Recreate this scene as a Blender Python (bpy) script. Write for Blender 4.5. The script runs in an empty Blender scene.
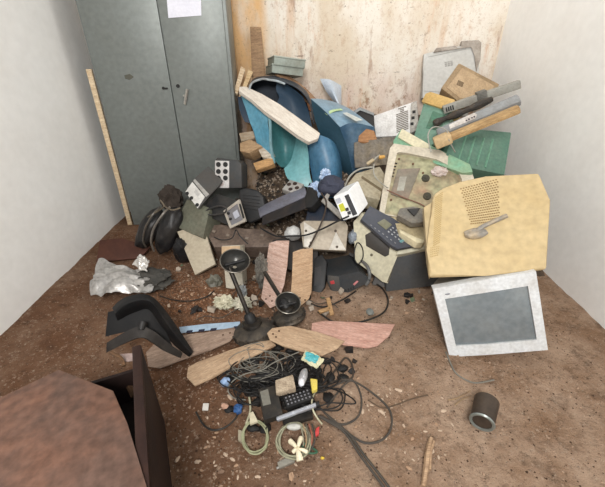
import bpy, bmesh, math, random
from mathutils import Vector as V, Matrix as Mx, noise
random.seed(11)
R = math.radians
scene = bpy.context.scene
COL = scene.collection
# ------------------------------------------------------------------ camera
CAM = V((0, 0, 1.4)); PITCH = R(29.4); FPX = 352.0; CX, CY = 302.5, 243.5
FW = V((0, math.cos(PITCH), -math.sin(PITCH))); UP = V((0, math.sin(PITCH), math.cos(PITCH))); RT = V((1, 0, 0))
cd = bpy.data.cameras.new('camera'); co = bpy.data.objects.new('camera', cd); COL.objects.link(co)
cd.sensor_fit = 'HORIZONTAL'; cd.sensor_width = 36; cd.lens = FPX / 605 * 36; cd.clip_start = .05
co.location = CAM; co.rotation_euler = (math.pi / 2 - PITCH, 0, 0)
scene.camera = co

def ray(px, py): return FW + RT * ((px - CX) / FPX) + UP * ((CY - py) / FPX)
def P(px, py, Y):                    # point seen at (px, py) lying at distance Y into the room
    d = ray(px, py); return CAM + d * (Y / d.y)
def Z(px, py, z=0.0):                # point seen at (px, py) lying at height z
    d = ray(px, py); return CAM + d * ((z - CAM.z) / d.z)
class Pl:                            # a plane with its own axes: a -> b is x, towards c is y, z faces out
    def __init__(s, a, b, c):
        x = (b - a).normalized(); y = (c - a); y = (y - x * y.dot(x)).normalized(); n = x.cross(y)
        s.a, s.x, s.y, s.n = a.copy(), x, y, n
        s.M = Mx(((x.x, y.x, n.x, a.x), (x.y, y.y, n.y, a.y), (x.z, y.z, n.z, a.z), (0, 0, 0, 1)))
        s.w = (b - a).length; s.h = (c - a).dot(y)
    def uv(s, px, py, off=0.0):
        d = ray(px, py); t = (s.a + s.n * off - CAM).dot(s.n) / d.dot(s.n); q = CAM + d * t - s.a
        return V((q.dot(s.x), q.dot(s.y), 0))
    def poly(s, pts, off=0.0): return [s.uv(px, py, off) for px, py in pts]

# ------------------------------------------------------------------ materials
def lin(h):
    c = [int(h[i:i + 2], 16) / 255 for i in (0, 2, 4)]
    return tuple([(v / 12.92 if v <= .04045 else ((v + .055) / 1.055) ** 2.4) for v in c] + [1])
MATS = {}
def mt(hexc, rough=.6, metal=0.0, dirt=.35, dcol='5b4938', scale=9, bump=.15, alpha=None, stretch=None, spec=.4, coat=0):
    key = (hexc, rough, metal, dirt, dcol, scale, bump, stretch, spec)
    if key in MATS: return MATS[key]
    lum = sum(int(hexc[i:i + 2], 16) for i in (0, 2, 4)) / 765
    if lum < .3: dirt *= .55; spec *= .7
    m = bpy.data.materials.new('paint_' + hexc); m.use_nodes = True
    n = m.node_tree.nodes; l = m.node_tree.links; b = n['Principled BSDF']
    b.inputs['Roughness'].default_value = rough; b.inputs['Metallic'].default_value = metal
    b.inputs['Specular IOR Level'].default_value = spec
    tc = n.new('ShaderNodeTexCoord'); mp = n.new('ShaderNodeMapping'); l.new(tc.outputs['Object'], mp.inputs[0])
    if stretch: mp.inputs['Scale'].default_value = stretch
    nz = n.new('ShaderNodeTexNoise'); nz.inputs['Scale'].default_value = scale; nz.inputs['Detail'].default_value = 8; nz.inputs['Roughness'].default_value = .65
    l.new(mp.outputs[0], nz.inputs[0])
    rp = n.new('ShaderNodeMapRange'); rp.inputs[1].default_value = .4; rp.inputs[2].default_value = .68; rp.inputs[3].default_value = dirt * .1; rp.inputs[4].default_value = min(.9, dirt * 1.35)
    l.new(nz.outputs[0], rp.inputs[0])
    mx = n.new('ShaderNodeMix'); mx.data_type = 'RGBA'; mx.inputs[6].default_value = lin(hexc); mx.inputs[7].default_value = lin(dcol)
    l.new(rp.outputs[0], mx.inputs[0])
    n2 = n.new('ShaderNodeTexNoise'); n2.inputs['Scale'].default_value = scale * 7; n2.inputs['Detail'].default_value = 4
    l.new(mp.outputs[0], n2.inputs[0])
    r2 = n.new('ShaderNodeMapRange'); r2.inputs[1].default_value = .3; r2.inputs[2].default_value = .7; r2.inputs[3].default_value = 1 - dirt * .55; r2.inputs[4].default_value = 1 + dirt * .2
    l.new(n2.outputs[0], r2.inputs[0])
    mu = n.new('ShaderNodeMix'); mu.data_type = 'RGBA'; mu.blend_type = 'MULTIPLY'; mu.inputs[0].default_value = 1
    l.new(mx.outputs[2], mu.inputs[6]); l.new(r2.outputs[0], mu.inputs[7]); l.new(mu.outputs[2], b.inputs['Base Color'])
    if bump:
        bp = n.new('ShaderNodeBump'); bp.inputs['Strength'].default_value = bump; bp.inputs['Distance'].default_value = .004
        l.new(n2.outputs[0], bp.inputs['Height']); l.new(bp.outputs[0], b.inputs['Normal'])
    MATS[key] = m; return m
def wood(hexc, dark, sc=1.0): return mt(hexc, .7, 0, .75, dark, 6 * sc, .2, stretch=(1.2, 9, 9))
def foil(hexc='c9cccf', rough=.3): return mt(hexc, rough, .75, .3, '777777', 12, .5)

# ------------------------------------------------------------------ mesh builder
class MB:
    def __init__(s): s.bm = bmesh.new()
    def add(s, tmp, M=None):
        me = bpy.data.meshes.new('t'); tmp.to_mesh(me); tmp.free()
        if M is not None: me.transform(M)
        s.bm.from_mesh(me); bpy.data.meshes.remove(me); return s
    def box(s, a, b, bev=.003, M=None, seg=2):
        t = bmesh.new(); bmesh.ops.create_cube(t, size=1)
        for v in t.verts: v.co = V([(a[i] + b[i]) / 2 + v.co[i] * abs(b[i] - a[i]) for i in range(3)])
        if bev:
            bv = min(bev, *[abs(b[i] - a[i]) * .45 for i in range(3)])
            bmesh.ops.bevel(t, geom=list(t.edges), offset=bv, segments=seg, affect='EDGES', profile=.6)
        return s.add(t, M)
    def poly(s, pts, z0, z1, bev=.002, M=None, scale_back=1.0, seg=2):
        pts = [V((p[0], p[1], 0)) for p in pts]
        ar = sum(pts[i].x * pts[(i + 1) % len(pts)].y - pts[(i + 1) % len(pts)].x * pts[i].y for i in range(len(pts)))
        if ar < 0: pts = pts[::-1]
        c = sum(pts, V()) / len(pts)
        t = bmesh.new()
        top = [t.verts.new((p.x, p.y, z1)) for p in pts]
        bot = [t.verts.new(tuple((c + (p - c) * scale_back)[:2]) + (z0,)) for p in pts]
        t.faces.new(top); t.faces.new(bot[::-1])
        k = len(pts)
        for i in range(k): t.faces.new((top[i], bot[i], bot[(i + 1) % k], top[(i + 1) % k]))
        if bev: bmesh.ops.bevel(t, geom=list(t.edges), offset=min(bev, abs(z1 - z0) * .45), segments=seg, affect='EDGES', profile=.6, clamp_overlap=True)
        return s.add(t, M)
    def ring(s, outer, inner, z0, z1):              # frame between two polygons of equal count
        t = bmesh.new(); k = len(outer)
        A = [[t.verts.new((p[0], p[1], z)) for p in q] for q in (outer, inner) for z in (z0, z1)]
        o0, o1, i0, i1 = A
        for i in range(k):
            j = (i + 1) % k
            for q in ((o1[i], o1[j], i1[j], i1[i]), (o0[i], i0[i], i0[j], o0[j]), (o0[i], o0[j], o1[j], o1[i]), (i0[i], i1[i], i1[j], i0[j])): t.faces.new(q)
        bmesh.ops.recalc_face_normals(t, faces=list(t.faces))
        return s.add(t)
    def cyl(s, p0, p1, r0, r1=None, n=18, bev=0):
        p0, p1 = V(p0), V(p1); r1 = r0 if r1 is None else r1
        t = bmesh.new(); h = (p1 - p0).length
        bmesh.ops.create_cone(t, cap_ends=True, segments=n, radius1=r0, radius2=r1, depth=h)
        if bev: bmesh.ops.bevel(t, geom=[e for e in t.edges if len(e.link_faces) == 2 and any(len(f.verts) > 4 for f in e.link_faces)], offset=bev, segments=2, affect='EDGES')
        q = (p1 - p0).to_track_quat('Z', 'Y').to_matrix().to_4x4()
        return s.add(t, Mx.Translation((p0 + p1) / 2) @ q)
    def lathe(s, prof, M=None, n=28):
        t = bmesh.new(); rows = []
        for r, z in prof: rows.append([t.verts.new((r * math.cos(2 * math.pi * i / n), r * math.sin(2 * math.pi * i / n), z)) for i in range(n)] if r > 1e-6 else [t.verts.new((0, 0, z))])
        for a, b in zip(rows, rows[1:]):
            for i in range(n):
                j = (i + 1) % n
                if len(a) == 1 and len(b) == 1: continue
                if len(a) == 1: t.faces.new((a[0], b[i], b[j]))
                elif len(b) == 1: t.faces.new((a[i], a[j], b[0]))
                else: t.faces.new((a[i], a[j], b[j], b[i]))
        bmesh.ops.recalc_face_normals(t, faces=list(t.faces))
        return s.add(t, M)
    def tube(s, pts, r, n=7, smooth=6, closed=False):
        pts = [V(p) for p in pts]
        if smooth:
            out = []; k = len(pts); rng = range(k if closed else k - 1)
            for i in rng:
                g = (lambda j: pts[j % k]) if closed else (lambda j: pts[max(0, min(k - 1, j))])
                a, b, c, d = g(i - 1), g(i), g(i + 1), g(i + 2)
                for q in range(smooth):
                    u = q / smooth
                    out.append(.5 * ((2 * b) + (c - a) * u + (2 * a - 5 * b + 4 * c - d) * u * u + (3 * b - a - 3 * c + d) * u ** 3))
            if not closed: out.append(pts[-1])
            pts = out
        t = bmesh.new(); rows = []; k = len(pts); up = V((.13, .21, .97))
        for i, p in enumerate(pts):
            d = (pts[(i + 1) % k] - pts[i - 1]) if closed else (pts[min(i + 1, k - 1)] - pts[max(i - 1, 0)])
            if d.length < 1e-7: d = V((1, 0, 0))
            d.normalize(); x = up.cross(d)
            if x.length < .05: x = V((1, 0, 0)).cross(d)
            x.normalize(); y = d.cross(x)
            rr = r(i / (k - 1)) if callable(r) else r
            rows.append([t.verts.new(p + (x * math.cos(2 * math.pi * j / n) + y * math.sin(2 * math.pi * j / n)) * rr) for j in range(n)])
        for i in range(k if closed else k - 1):
            a, b = rows[i], rows[(i + 1) % k]
            for j in range(n): t.faces.new((a[j], a[(j + 1) % n], b[(j + 1) % n], b[j]))
        if not closed: t.faces.new(rows[0][::-1]); t.faces.new(rows[-1])
        bmesh.ops.recalc_face_normals(t, faces=list(t.faces))
        return s.add(t)
    def blob(s, c, rad, amp=.2, freq=3, sub=3, M=None, seed=0, flat=None):
        t = bmesh.new(); bmesh.ops.create_icosphere(t, subdivisions=sub, radius=1)
        for v in t.verts:
            d = v.co.normalized(); k = 1 + amp * noise.noise(d * freq + V((seed * 7.3, seed, 3.1))) + amp * .5 * noise.noise(d * freq * 2.7 + V((seed, 5, 1)))
            v.co = V((d.x * rad[0], d.y * rad[1], d.z * rad[2])) * k
            if flat is not None and v.co.z < -flat: v.co.z = -flat
        return s.add(t, (M or Mx()) if M is not None else Mx.Translation(c))
    def loft(s, curves, th=.004, sm=5):            # a bent sheet through curves of points, with real thickness
        def cr(pts):
            k = len(pts)
            if sm < 2: return pts
            o = []
            for i in range(k - 1):
                a, b, c, d = pts[max(0, i - 1)], pts[i], pts[i + 1], pts[min(k - 1, i + 2)]
                for q in range(sm):
                    u = q / sm; o.append(.5 * ((2 * b) + (c - a) * u + (2 * a - 5 * b + 4 * c - d) * u * u + (3 * b - a - 3 * c + d) * u ** 3))
            o.append(pts[-1]); return o
        g = [cr([V(p) for p in c]) for c in curves]
        g = list(zip(*[cr(list(col)) for col in zip(*g)]))
        t = bmesh.new(); vs = [[t.verts.new(p) for p in row] for row in g]
        for a, b in zip(vs, vs[1:]):
            for i in range(len(a) - 1): t.faces.new((a[i], a[i + 1], b[i + 1], b[i]))
        bmesh.ops.recalc_face_normals(t, faces=list(t.faces))
        bmesh.ops.solidify(t, geom=list(t.faces), thickness=th)
        bmesh.ops.recalc_face_normals(t, faces=list(t.faces))
        return s.add(t)

def tag(o, label=None, cat=None, group=None, kind=None):
    if label: o['label'] = label
    if cat: o['category'] = cat
    if group: o['group'] = group
    if kind: o['kind'] = kind
    return o
def link(name, mb, mat, parent=None, M=None, smooth=35):
    me = bpy.data.meshes.new(name); mb.bm.to_mesh(me); mb.bm.free(); me.materials.append(mat)
    if smooth:
        for p in me.polygons: p.use_smooth = True
        try: me.set_sharp_from_angle(angle=R(smooth))
        except Exception: pass
    o = bpy.data.objects.new(name, me); COL.objects.link(o)
    if parent: o.parent = parent
    if M is not None: o.matrix_world = M
    return o
ROOTM = {}
def thing(name, label, cat, M, group=None):
    o = bpy.data.objects.new(name, None); COL.objects.link(o); o.empty_display_size = .05
    if not isinstance(M, Mx): M = Mx.Translation(M)
    o.matrix_world = M; ROOTM[o] = M.copy(); return tag(o, label, cat, group)
def part(root, name, mb, mat, world=False, label=None, smooth=35):
    if world: mb.bm.transform(ROOTM[root].inverted())
    o = link(name, mb, mat, root, smooth=smooth); ROOTM[o] = ROOTM[root]
    if label: o['label'] = label
    return o
def single(name, label, cat, mb, mat, M=None, group=None, world=False, kind=None, smooth=35):
    if world:
        vs = [v.co for v in mb.bm.verts]
        c = V((sum(v.x for v in vs) / len(vs), sum(v.y for v in vs) / len(vs), min(v.z for v in vs)))
        M = Mx.Translation(c); mb.bm.transform(M.inverted())
    return tag(link(name, mb, mat, None, M, smooth), label, cat, group, kind)
def plate(name, label, cat, pl, pts, th, mat, group=None, bev=.003):
    return single(name, label, cat, MB().poly(pl.poly(pts), -th, 0, bev), mat, pl.M, group)
def rect(pl, a, b):                 # corner pixels -> local rectangle
    p, q = pl.uv(*a), pl.uv(*b); return min(p.x, q.x), min(p.y, q.y), max(p.x, q.x), max(p.y, q.y)
# ------------------------------------------------------------------ the setting
WY, WL, WR, WH = 3.52, -1.68, 1.72, 3.0
def nodes(m): return m.node_tree.nodes, m.node_tree.links
def wall_material():
    m = bpy.data.materials.new('stained_plaster'); m.use_nodes = True; n, l = nodes(m); b = n['Principled BSDF']
    b.inputs['Roughness'].default_value = .9; b.inputs['Specular IOR Level'].default_value = .15
    tc = n.new('ShaderNodeTexCoord')
    def tex(scale, st, det=8, ro=.6):
        mp = n.new('ShaderNodeMapping'); mp.inputs['Scale'].default_value = st; l.new(tc.outputs['Object'], mp.inputs[0])
        t = n.new('ShaderNodeTexNoise'); t.inputs['Scale'].default_value = scale; t.inputs['Detail'].default_value = det; t.inputs['Roughness'].default_value = ro
        l.new(mp.outputs[0], t.inputs[0]); return t.outputs[0]
    def rng(x, a, c, lo=0, hi=1):
        r = n.new('ShaderNodeMapRange'); r.interpolation_type = 'SMOOTHSTEP'; l.new(x, r.inputs[0])
        for i, v in enumerate((a, c, lo, hi)): r.inputs[i + 1].default_value = v
        return r.outputs[0]
    def mul(a, c):
        k = n.new('ShaderNodeMath'); k.operation = 'MULTIPLY'; l.new(a, k.inputs[0])
        if isinstance(c, float): k.inputs[1].default_value = c
        else: l.new(c, k.inputs[1])
        return k.outputs[0]
    def mix(f, a, hexc):
        k = n.new('ShaderNodeMix'); k.data_type = 'RGBA'; l.new(f, k.inputs[0])
        if isinstance(a, str): k.inputs[6].default_value = lin(a)
        else: l.new(a, k.inputs[6])
        k.inputs[7].default_value = lin(hexc); return k.outputs[2]
    sp = n.new('ShaderNodeSeparateXYZ'); l.new(tc.outputs['Object'], sp.inputs[0])
    c = mix(rng(tex(2.5, (1, 1, .5)), .4, .68), 'e8e1d6', 'd6c7b2')
    c = mix(mul(rng(tex(5, (1, 1, .12), 6), .54, .72), .6), c, 'c8955f')            # vertical rust runs
    left = rng(sp.outputs[0], -.37, -.27, 1, 0)
    c = mix(mul(left, rng(tex(5, (1.4, 1, .5)), .3, .62, .2, 1)), c, 'e0b684')          # the rust-orange bay by the cabinet
    c = mix(mul(rng(tex(9, (1, 1, .22), 8, .7), .58, .68), .55), c, '8d5d3c')
    low = rng(sp.outputs[2], .95, 1.3, 1, 0)
    c = mix(mul(low, rng(tex(6, (1, 1, .8)), .35, .65)), c, 'd7c3b6')
    c = mix(mul(mul(low, rng(tex(14, (1, 1, .7), 8, .75), .53, .63)), .7), c, '8a6246')
    c = mix(mul(rng(tex(30, (1, 1, 1), 6, .8), .6, .68), .65), c, '6d4c38')
    c = mix(mul(rng(tex(16, (1, 1, .7), 8, .8), .5, .66), .4), c, 'b9987a')
    c = mix(mul(rng(tex(45, (1, 1, 1), 6, .8), .55, .66), .5), c, 'a98a6c')
    c = mix(mul(rng(tex(4, (1, 1, .2), 8, .7), .55, .64), .45), c, 'cc925e')
    c = mix(mul(rng(tex(7, (.5, 1, 2.2), 10, .75), .64, .67), .7), c, '6a584a')
    l.new(c, b.inputs['Base Color'])
    bp = n.new('ShaderNodeBump'); bp.inputs['Strength'].default_value = .35; bp.inputs['Distance'].default_value = .01
    l.new(tex(18, (1, 1, 1)), bp.inputs['Height']); l.new(bp.outputs[0], b.inputs['Normal'])
    return m
def floor_material():
    m = bpy.data.materials.new('trodden_dirt'); m.use_nodes = True; n, l = nodes(m); b = n['Principled BSDF']
    b.inputs['Roughness'].default_value = .95; b.inputs['Specular IOR Level'].default_value = .12
    tc = n.new('ShaderNodeTexCoord')
    def tex(sc, det=8, ro=.65):
        t = n.new('ShaderNodeTexNoise'); t.inputs['Scale'].default_value = sc; t.inputs['Detail'].default_value = det; t.inputs['Roughness'].default_value = ro
        l.new(tc.outputs['Object'], t.inputs[0]); return t.outputs[0]
    def rng(x, a, c, lo=0, hi=1):
        r = n.new('ShaderNodeMapRange'); l.new(x, r.inputs[0])
        for i, v in enumerate((a, c, lo, hi)): r.inputs[i + 1].default_value = v
        return r.outputs[0]
    def mix(f, a, hexc):
        k = n.new('ShaderNodeMix'); k.data_type = 'RGBA'; l.new(f, k.inputs[0])
        if isinstance(a, str): k.inputs[6].default_value = lin(a)
        else: l.new(a, k.inputs[6])
        k.inputs[7].default_value = lin(hexc); return k.outputs[2]
    sp = n.new('ShaderNodeSeparateXYZ'); l.new(tc.outputs['Object'], sp.inputs[0])
    c = mix(rng(tex(3.5), .35, .65), 'b59b85', '8d7059')
    red = n.new('ShaderNodeMath'); red.operation = 'MULTIPLY'
    l.new(rng(sp.outputs[0], .25, -.25), red.inputs[0]); l.new(rng(tex(2.1), .25, .55, .4, 1), red.inputs[1])
    c = mix(red.outputs[0], c, '6b4c38')  # left side: redder soil, with its shade also put into the darker tone
    c = mix(rng(tex(10, 8, .75), .5, .68, 0, .55), c, '4c382c')
    c = mix(rng(tex(15, 8, .8), .55, .7, 0, .5), c, 'a88f7b')
    c = mix(rng(tex(26, 6, .8), .54, .7, 0, .8), c, '3f2f25')
    c = mix(rng(tex(60, 4, .8), .57, .68, 0, .75), c, 'b3a08d')
    l.new(c, b.inputs['Base Color'])
    bp = n.new('ShaderNodeBump'); bp.inputs['Strength'].default_value = 1; bp.inputs['Distance'].default_value = .02
    l.new(tex(45, 8, .75), bp.inputs['Height']); l.new(bp.outputs[0], b.inputs['Normal'])
    return m
MW = wall_material(); MWH = mt('f4f3f0', .9, 0, .07, 'b9aa98', 3, .2)
def struct(name, mb, mat, M=None): o = link(name, mb, mat, None, M, 0); o['kind'] = 'structure'; return o
struct('wall_back', MB().box((WL - .1, WY, -.1), (WR + .1, WY + .12, WH), 0), MW)
struct('wall_left', MB().box((WL - .12, -1.2, -.1), (WL, WY, WH), 0), MWH)
struct('wall_right', MB().box((WR, -1.2, -.1), (WR + .12, WY, WH), 0), MWH)
def gz(x, y): return .009 * noise.noise(V((x * 4, y * 4, 0))) + .005 * noise.noise(V((x * 13, y * 13, 4))) + .0025 * noise.noise(V((x * 34, y * 34, 9)))
fl = bmesh.new(); NX, NY = 170, 230
grid = [[fl.verts.new((WL + (WR - WL) * i / NX, -1.2 + (WY + 1.2) * j / NY, gz(WL + (WR - WL) * i / NX, -1.2 + (WY + 1.2) * j / NY) - .008)) for i in range(NX + 1)] for j in range(NY + 1)]
for j in range(NY):
    for i in range(NX): fl.faces.new((grid[j][i], grid[j][i + 1], grid[j + 1][i + 1], grid[j + 1][i]))
fmb = MB(); fmb.bm.free(); fmb.bm = fl
fo = struct('floor', fmb, floor_material())
for p in fo.data.polygons: p.use_smooth = True
# light: even overcast sky, a key lamp behind the camera, another above the back wall
w = bpy.data.worlds.new('World'); scene.world = w; w.use_nodes = True
bg = w.node_tree.nodes['Background']; bg.inputs[0].default_value = (.93, .97, 1, 1); bg.inputs[1].default_value = .37
def area(name, loc, tgt, size, power, col=(1, 1, 1)):
    d = bpy.data.lights.new(name, 'AREA'); d.shape = 'RECTANGLE'; d.size, d.size_y = size; d.energy = power; d.color = col
    o = bpy.data.objects.new(name, d); COL.objects.link(o); o.location = loc
    o.rotation_euler = (V(tgt) - V(loc)).to_track_quat('-Z', 'Y').to_euler()
area('key_light', (-.15, -1.4, 2.8), (.5, 2.3, .3), (.9, .9), 160, (1, .98, .95))
area('back_wall_lamp', (.9, 2.5, 3.4), (.7, 3.2, .6), (1.2, .6), 24, (1, .97, .92))
vs = scene.view_settings; vs.view_transform = 'Standard'; vs.look = 'None'; vs.gamma = 1; vs.exposure = -.07
# ------------------------------------------------------------------ steel cabinet
MG = mt('757a77', .42, .22, .25, '686a64', 4, .06); MDK = mt('1b1c1d', .6, 0, .3, '4a4138', 12); MCH = mt('b9b7b0', .35, .7, .3)
a = Z(133, 226); b_ = Z(245, 222)
pc = Pl(a, b_, a + V((0, 0, 1)))
W = pc.w; Hc = 1.98
cab = thing('metal_cabinet', 'tall grey-green two-door steel cabinet standing against the stained wall', 'cabinet', pc.M)
g0, g1 = pc.uv(157.4, 0), pc.uv(187, 170)
gx = pc.uv(181.5, 148).x; fr = pc.uv(223.3, 0).x
part(cab, 'body', MB().box((0, .0, -.43), (W, Hc, -.022), .004), MG)
d1 = part(cab, 'door', MB().box((.018, .05, -.02), (gx - .0035, Hc - .03, 0), .004), MG)
d2 = part(cab, 'door', MB().box((gx + .0035, .05, -.02), (W - .022, Hc - .03, 0), .004), MG)
m = MB(); q = pc.uv(163.5, 88); m.cyl((q.x, q.y, 0), (q.x, q.y, .012), .009); m.box((q.x - .004, q.y - .006, .01), (q.x + .034, q.y + .004, .018), .002)
h = part(cab, 'door_handle', m, MDK, label='small dark turn latch on the left door')
m = MB(); q = pc.uv(178, 86); m.cyl((q.x, q.y, .0), (q.x, q.y, .006), .013)
part(cab, 'lock_hole', m, MDK, label='round black lock hole')
m = MB(); q0, q1 = pc.uv(187.5, 89), pc.uv(185, 104); m.tube([q0 + V((0, 0, .012)), q1 + V((0, 0, .012))], .011, 8, 0); q = (q0 + q1) / 2
m.box((q.x - .022, q.y + .002, .0), (q.x + .012, q.y + .014, .01), .002)
part(cab, 'door_handle', m, MCH, label='worn chrome handle hanging askew')
m = MB(); q = pc.uv(129, 77); m.poly([(q.x + dx, q.y + dy) for dx, dy in ((-.03, .012), (.01, .02), (.035, 0), (.0, -.02), (-.03, -.012))], .0, .0006, 0)
part(cab, 'scuff', m, mt('55584f', .7, 0, .4), label='dark scuff mark on the left door')
m = MB(); pts = pc.poly([(163.5, -40), (200, -42), (201.5, 15.5), (168.5, 18)])
q = MB().poly(pts, .002, .0032, 0)
sh = single('paper_notice', 'white paper sheet stuck on the right door of the grey cabinet', 'paper', q, mt('e2e2ec', .8, 0, .12, 'c2c2d4', 10, .1), pc.M)
# pale batten and rubble in the gap left of the cabinet
single('wooden_batten', 'pale narrow batten upright in the gap left of the grey cabinet', 'board', MB().box((-.05, .0, -.04), (-.012, 1.25, -.018), .003), wood('e6d2b2', 'c0a27a'), pc.M)
# ------------------------------------------------------------------ boards and trays by the wall
pl = Pl(P(250, 72, 3.32), P(264, 71, 3.34), P(249, 26, 3.47))
plate('wooden_board', 'narrow weathered brown board leaning upright on the back wall', 'board', pl, [(253, 100), (268, 100), (261, 27), (250, 26.5)], .025, wood('a98a68', '745640'))
pl = Pl(P(236, 90, 3.05), P(245, 93, 3.05), P(246, 66, 3.25))
for pts, lb, cx in (([(233.5, 92), (237.5, 94), (245.5, 69), (241, 66)], 'short pale plank end nearest the cabinet, leaning in front of the rust stain', 'e9d6b8'),
                    ([(238.5, 98), (243, 95.5), (253, 72), (248.5, 69)], 'short cream plank end leaning beside the paler one near the cabinet', 'e4cba0')):
    plate('wooden_plank', lb, 'board', pl, pts, .03, wood(cx, 'a98155'), 'short plank ends by the cabinet')
MT = mt('97a098', .55, .1, .35, '76705f', 8)
for (y0, lb, dx) in ((64.5, 'flat grey-green steel tray lying under another tray by the wall', 0), (56.5, 'flat grey-green steel tray on top of another tray by the wall', 2)):
    pl = Pl(P(262 + dx, y0 + 9, 3.2), P(271 + dx, y0 + 7, 3.15), P(262 + dx, y0, 3.2))
    A_ = P(261 + dx, y0 + 8.5, 3.22); B_ = P(272 + dx, y0 + 8, 3.12); C_ = P(303 + dx, y0 + 12, 3.2)
    pl = Pl(B_, C_, B_ + (A_ - B_)); ln = (C_ - B_).length; wd = .22
    t = thing('metal_tray', lb, 'tray', pl.M, 'grey steel trays by the wall')
    part(t, 'tray_body', MB().box((0, 0, 0), (ln, wd, .055), .004), MT)
    part(t, 'rim', MB().box((-.004, -.004, .055), (ln + .004, wd + .004, .066), .003), mt('adb4aa', .55, .1, .3, '76705f', 8))
pl = Pl(P(286, 92, 2.95), P(300, 102, 2.9), P(274, 71, 3.2))
plate('wooden_plank', 'rough brown plank sloping down from the steel trays behind the black drum', 'board', pl, [(273, 70), (279, 69), (300, 83), (318, 100), (314, 105), (296, 92)], .02, wood('b08c6c', '6d4f38'))
pl = Pl(P(300, 103, 3.2), P(306, 105, 3.2), P(304, 88, 3.3))
plate('wooden_plank', 'rust-brown board offcut standing between the black and the navy drums', 'board', pl, [(304, 86), (313, 95), (317, 112), (308, 110)], .02, wood('a2673c', '6a4327'))
pl = Pl(P(322, 96, 3.2), P(340, 104, 3.2), P(321, 79, 3.4))
m = MB()
c1 = [P(320, 79, 3.40), P(327, 92, 3.3), P(337, 106, 3.2), P(338, 120, 3.16)]; c2 = [P(330, 80, 3.38), P(334, 92, 3.24), P(339, 106, 3.16), P(339, 120, 3.14)]; c3 = [P(341, 86, 3.42), P(341, 95, 3.34), P(341, 106, 3.28), P(341, 120, 3.2)]
m.loft([c1, c2, c3], .004)
single('plastic_offcut', 'bent light blue plastic offcut standing against the wall', 'plastic scrap', m, mt('adbac8', .3, 0, .3, 'd8dde4', 14), world=True)  # white sheen put into the pale mottled blue
# ------------------------------------------------------------------ cut plastic drums
MNV = mt('2f5066', .4, 0, .35, '5b7488', 7); MTL = mt('53a3b4', .4, 0, .3, '7fbcc2', 6); MBL = mt('5a9cb8', .4, 0, .35, '86adb8', 6); MBK = mt('28303c', .5, 0, .3, '4a4d52', 7)
t = thing('cut_drum', 'black drum half with pale torn rim, arching up behind the white plank', 'drum', P(285, 125, 2.95))
m = MB()
def arch(pxs): return [P(*p) for p in pxs]
m.loft([arch([(248, 96, 2.86), (252, 83, 2.88), (262, 78.5, 2.9), (277, 80, 2.9), (296, 87, 2.88), (309, 101, 2.86), (314, 124, 2.84)]),
        arch([(246, 96, 3.1), (252, 80, 3.14), (264, 76, 3.16), (279, 77, 3.16), (298, 84, 3.14), (311, 98, 3.12), (316, 122, 3.1)])], .006)
part(t, 'drum_wall', m, MBK, True)
m = MB(); m.loft([arch([(250, 93, 3.08), (253, 83, 3.08), (263, 80, 3.08), (277, 82, 3.08), (294, 88, 3.08), (306, 101, 3.08), (311, 124, 3.08)]),
                  arch([(251, 110, 3.06), (256, 110, 3.06), (264, 110, 3.06), (277, 115, 3.06), (291, 125, 3.06), (302, 133, 3.06), (311, 138, 3.06)])], .005)
part(t, 'drum_end', m, mt('1f262f', .6, 0, .35, '3c4552', 7), True)
m = MB(); m.loft([arch([(277, 81, 2.98), (276, 90, 2.98), (279, 97, 2.97), (277, 104, 2.96), (280, 116, 2.94)]), arch([(290, 86, 2.97), (292, 95, 3.0), (293, 104, 3.0), (294, 114, 2.98), (296, 126, 2.95)]), arch([(303, 97, 2.93), (306, 104, 2.94), (309, 112, 2.94), (311, 121, 2.93), (313, 132, 2.9)])], .005)
part(t, 'torn_panel', m, mt('33475a', .5, 0, .35, '4a5866', 7), True, label='dark blue torn inner panel')
m = MB(); m.loft([arch([(238, 97, 2.98), (239, 106, 2.97), (241, 114, 2.96), (245, 122, 2.94)]), arch([(246, 95, 2.97), (247.5, 106, 2.96), (250, 115, 2.95), (252, 124, 2.93)])], .005)
part(t, 'lower_wall', m, mt('2b3a4c', .5, 0, .35, '4a5866', 7), True)
m = MB(); m.tube(arch([(249, 91, 2.86), (252, 83, 2.87), (262, 79, 2.89), (270, 80, 2.89), (277, 81, 2.89), (285, 84, 2.88)]), .008, 6, 4)
part(t, 'torn_rim', m, mt('aeb9be', .5, 0, .4), True, 'pale torn rim')
t = thing('cut_drum', 'navy blue drum half with light blue flat top and green tape, right of the plank', 'drum', P(340, 150, 2.75))
m = MB(); m.loft([arch([(311, 99, 2.80), (316, 122, 2.8), (325, 145, 2.78), (337, 163, 2.76), (348, 176, 2.74)]),
                  arch([(325, 111, 2.74), (330, 128, 2.74), (337, 147, 2.72), (344, 163, 2.71), (351, 175, 2.7)]),
                  arch([(340, 127, 2.7), (343, 135, 2.7), (348, 149, 2.69), (351, 161, 2.68), (353, 172, 2.67)])], .006)
part(t, 'drum_wall', m, mt('2c4755', .45, 0, .35, '3a5468', 7), True)
m = MB(); m.loft([arch([(340, 127, 2.7), (343, 135, 2.7), (348, 149, 2.69), (353, 172, 2.67)]),
                  arch([(352, 123, 2.68), (354, 135, 2.67), (357, 150, 2.66), (359, 172, 2.65)]),
                  arch([(374, 127, 2.78), (374, 136, 2.77), (374, 150, 2.76), (374, 172, 2.74)])], .006)
part(t, 'drum_wall', m, mt('395872', .4, 0, .4, '788c98', 7), True, 'blue curved outer wall')
m = MB(); m.loft([arch([(311, 98.5, 2.8), (325, 111, 2.74), (340, 127, 2.7)]), arch([(321, 99, 2.92), (338, 108, 2.88), (353, 122.5, 2.78)]), arch([(332, 101, 3.06), (350, 109, 3.0), (374, 127, 2.86)])], .006)
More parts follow.
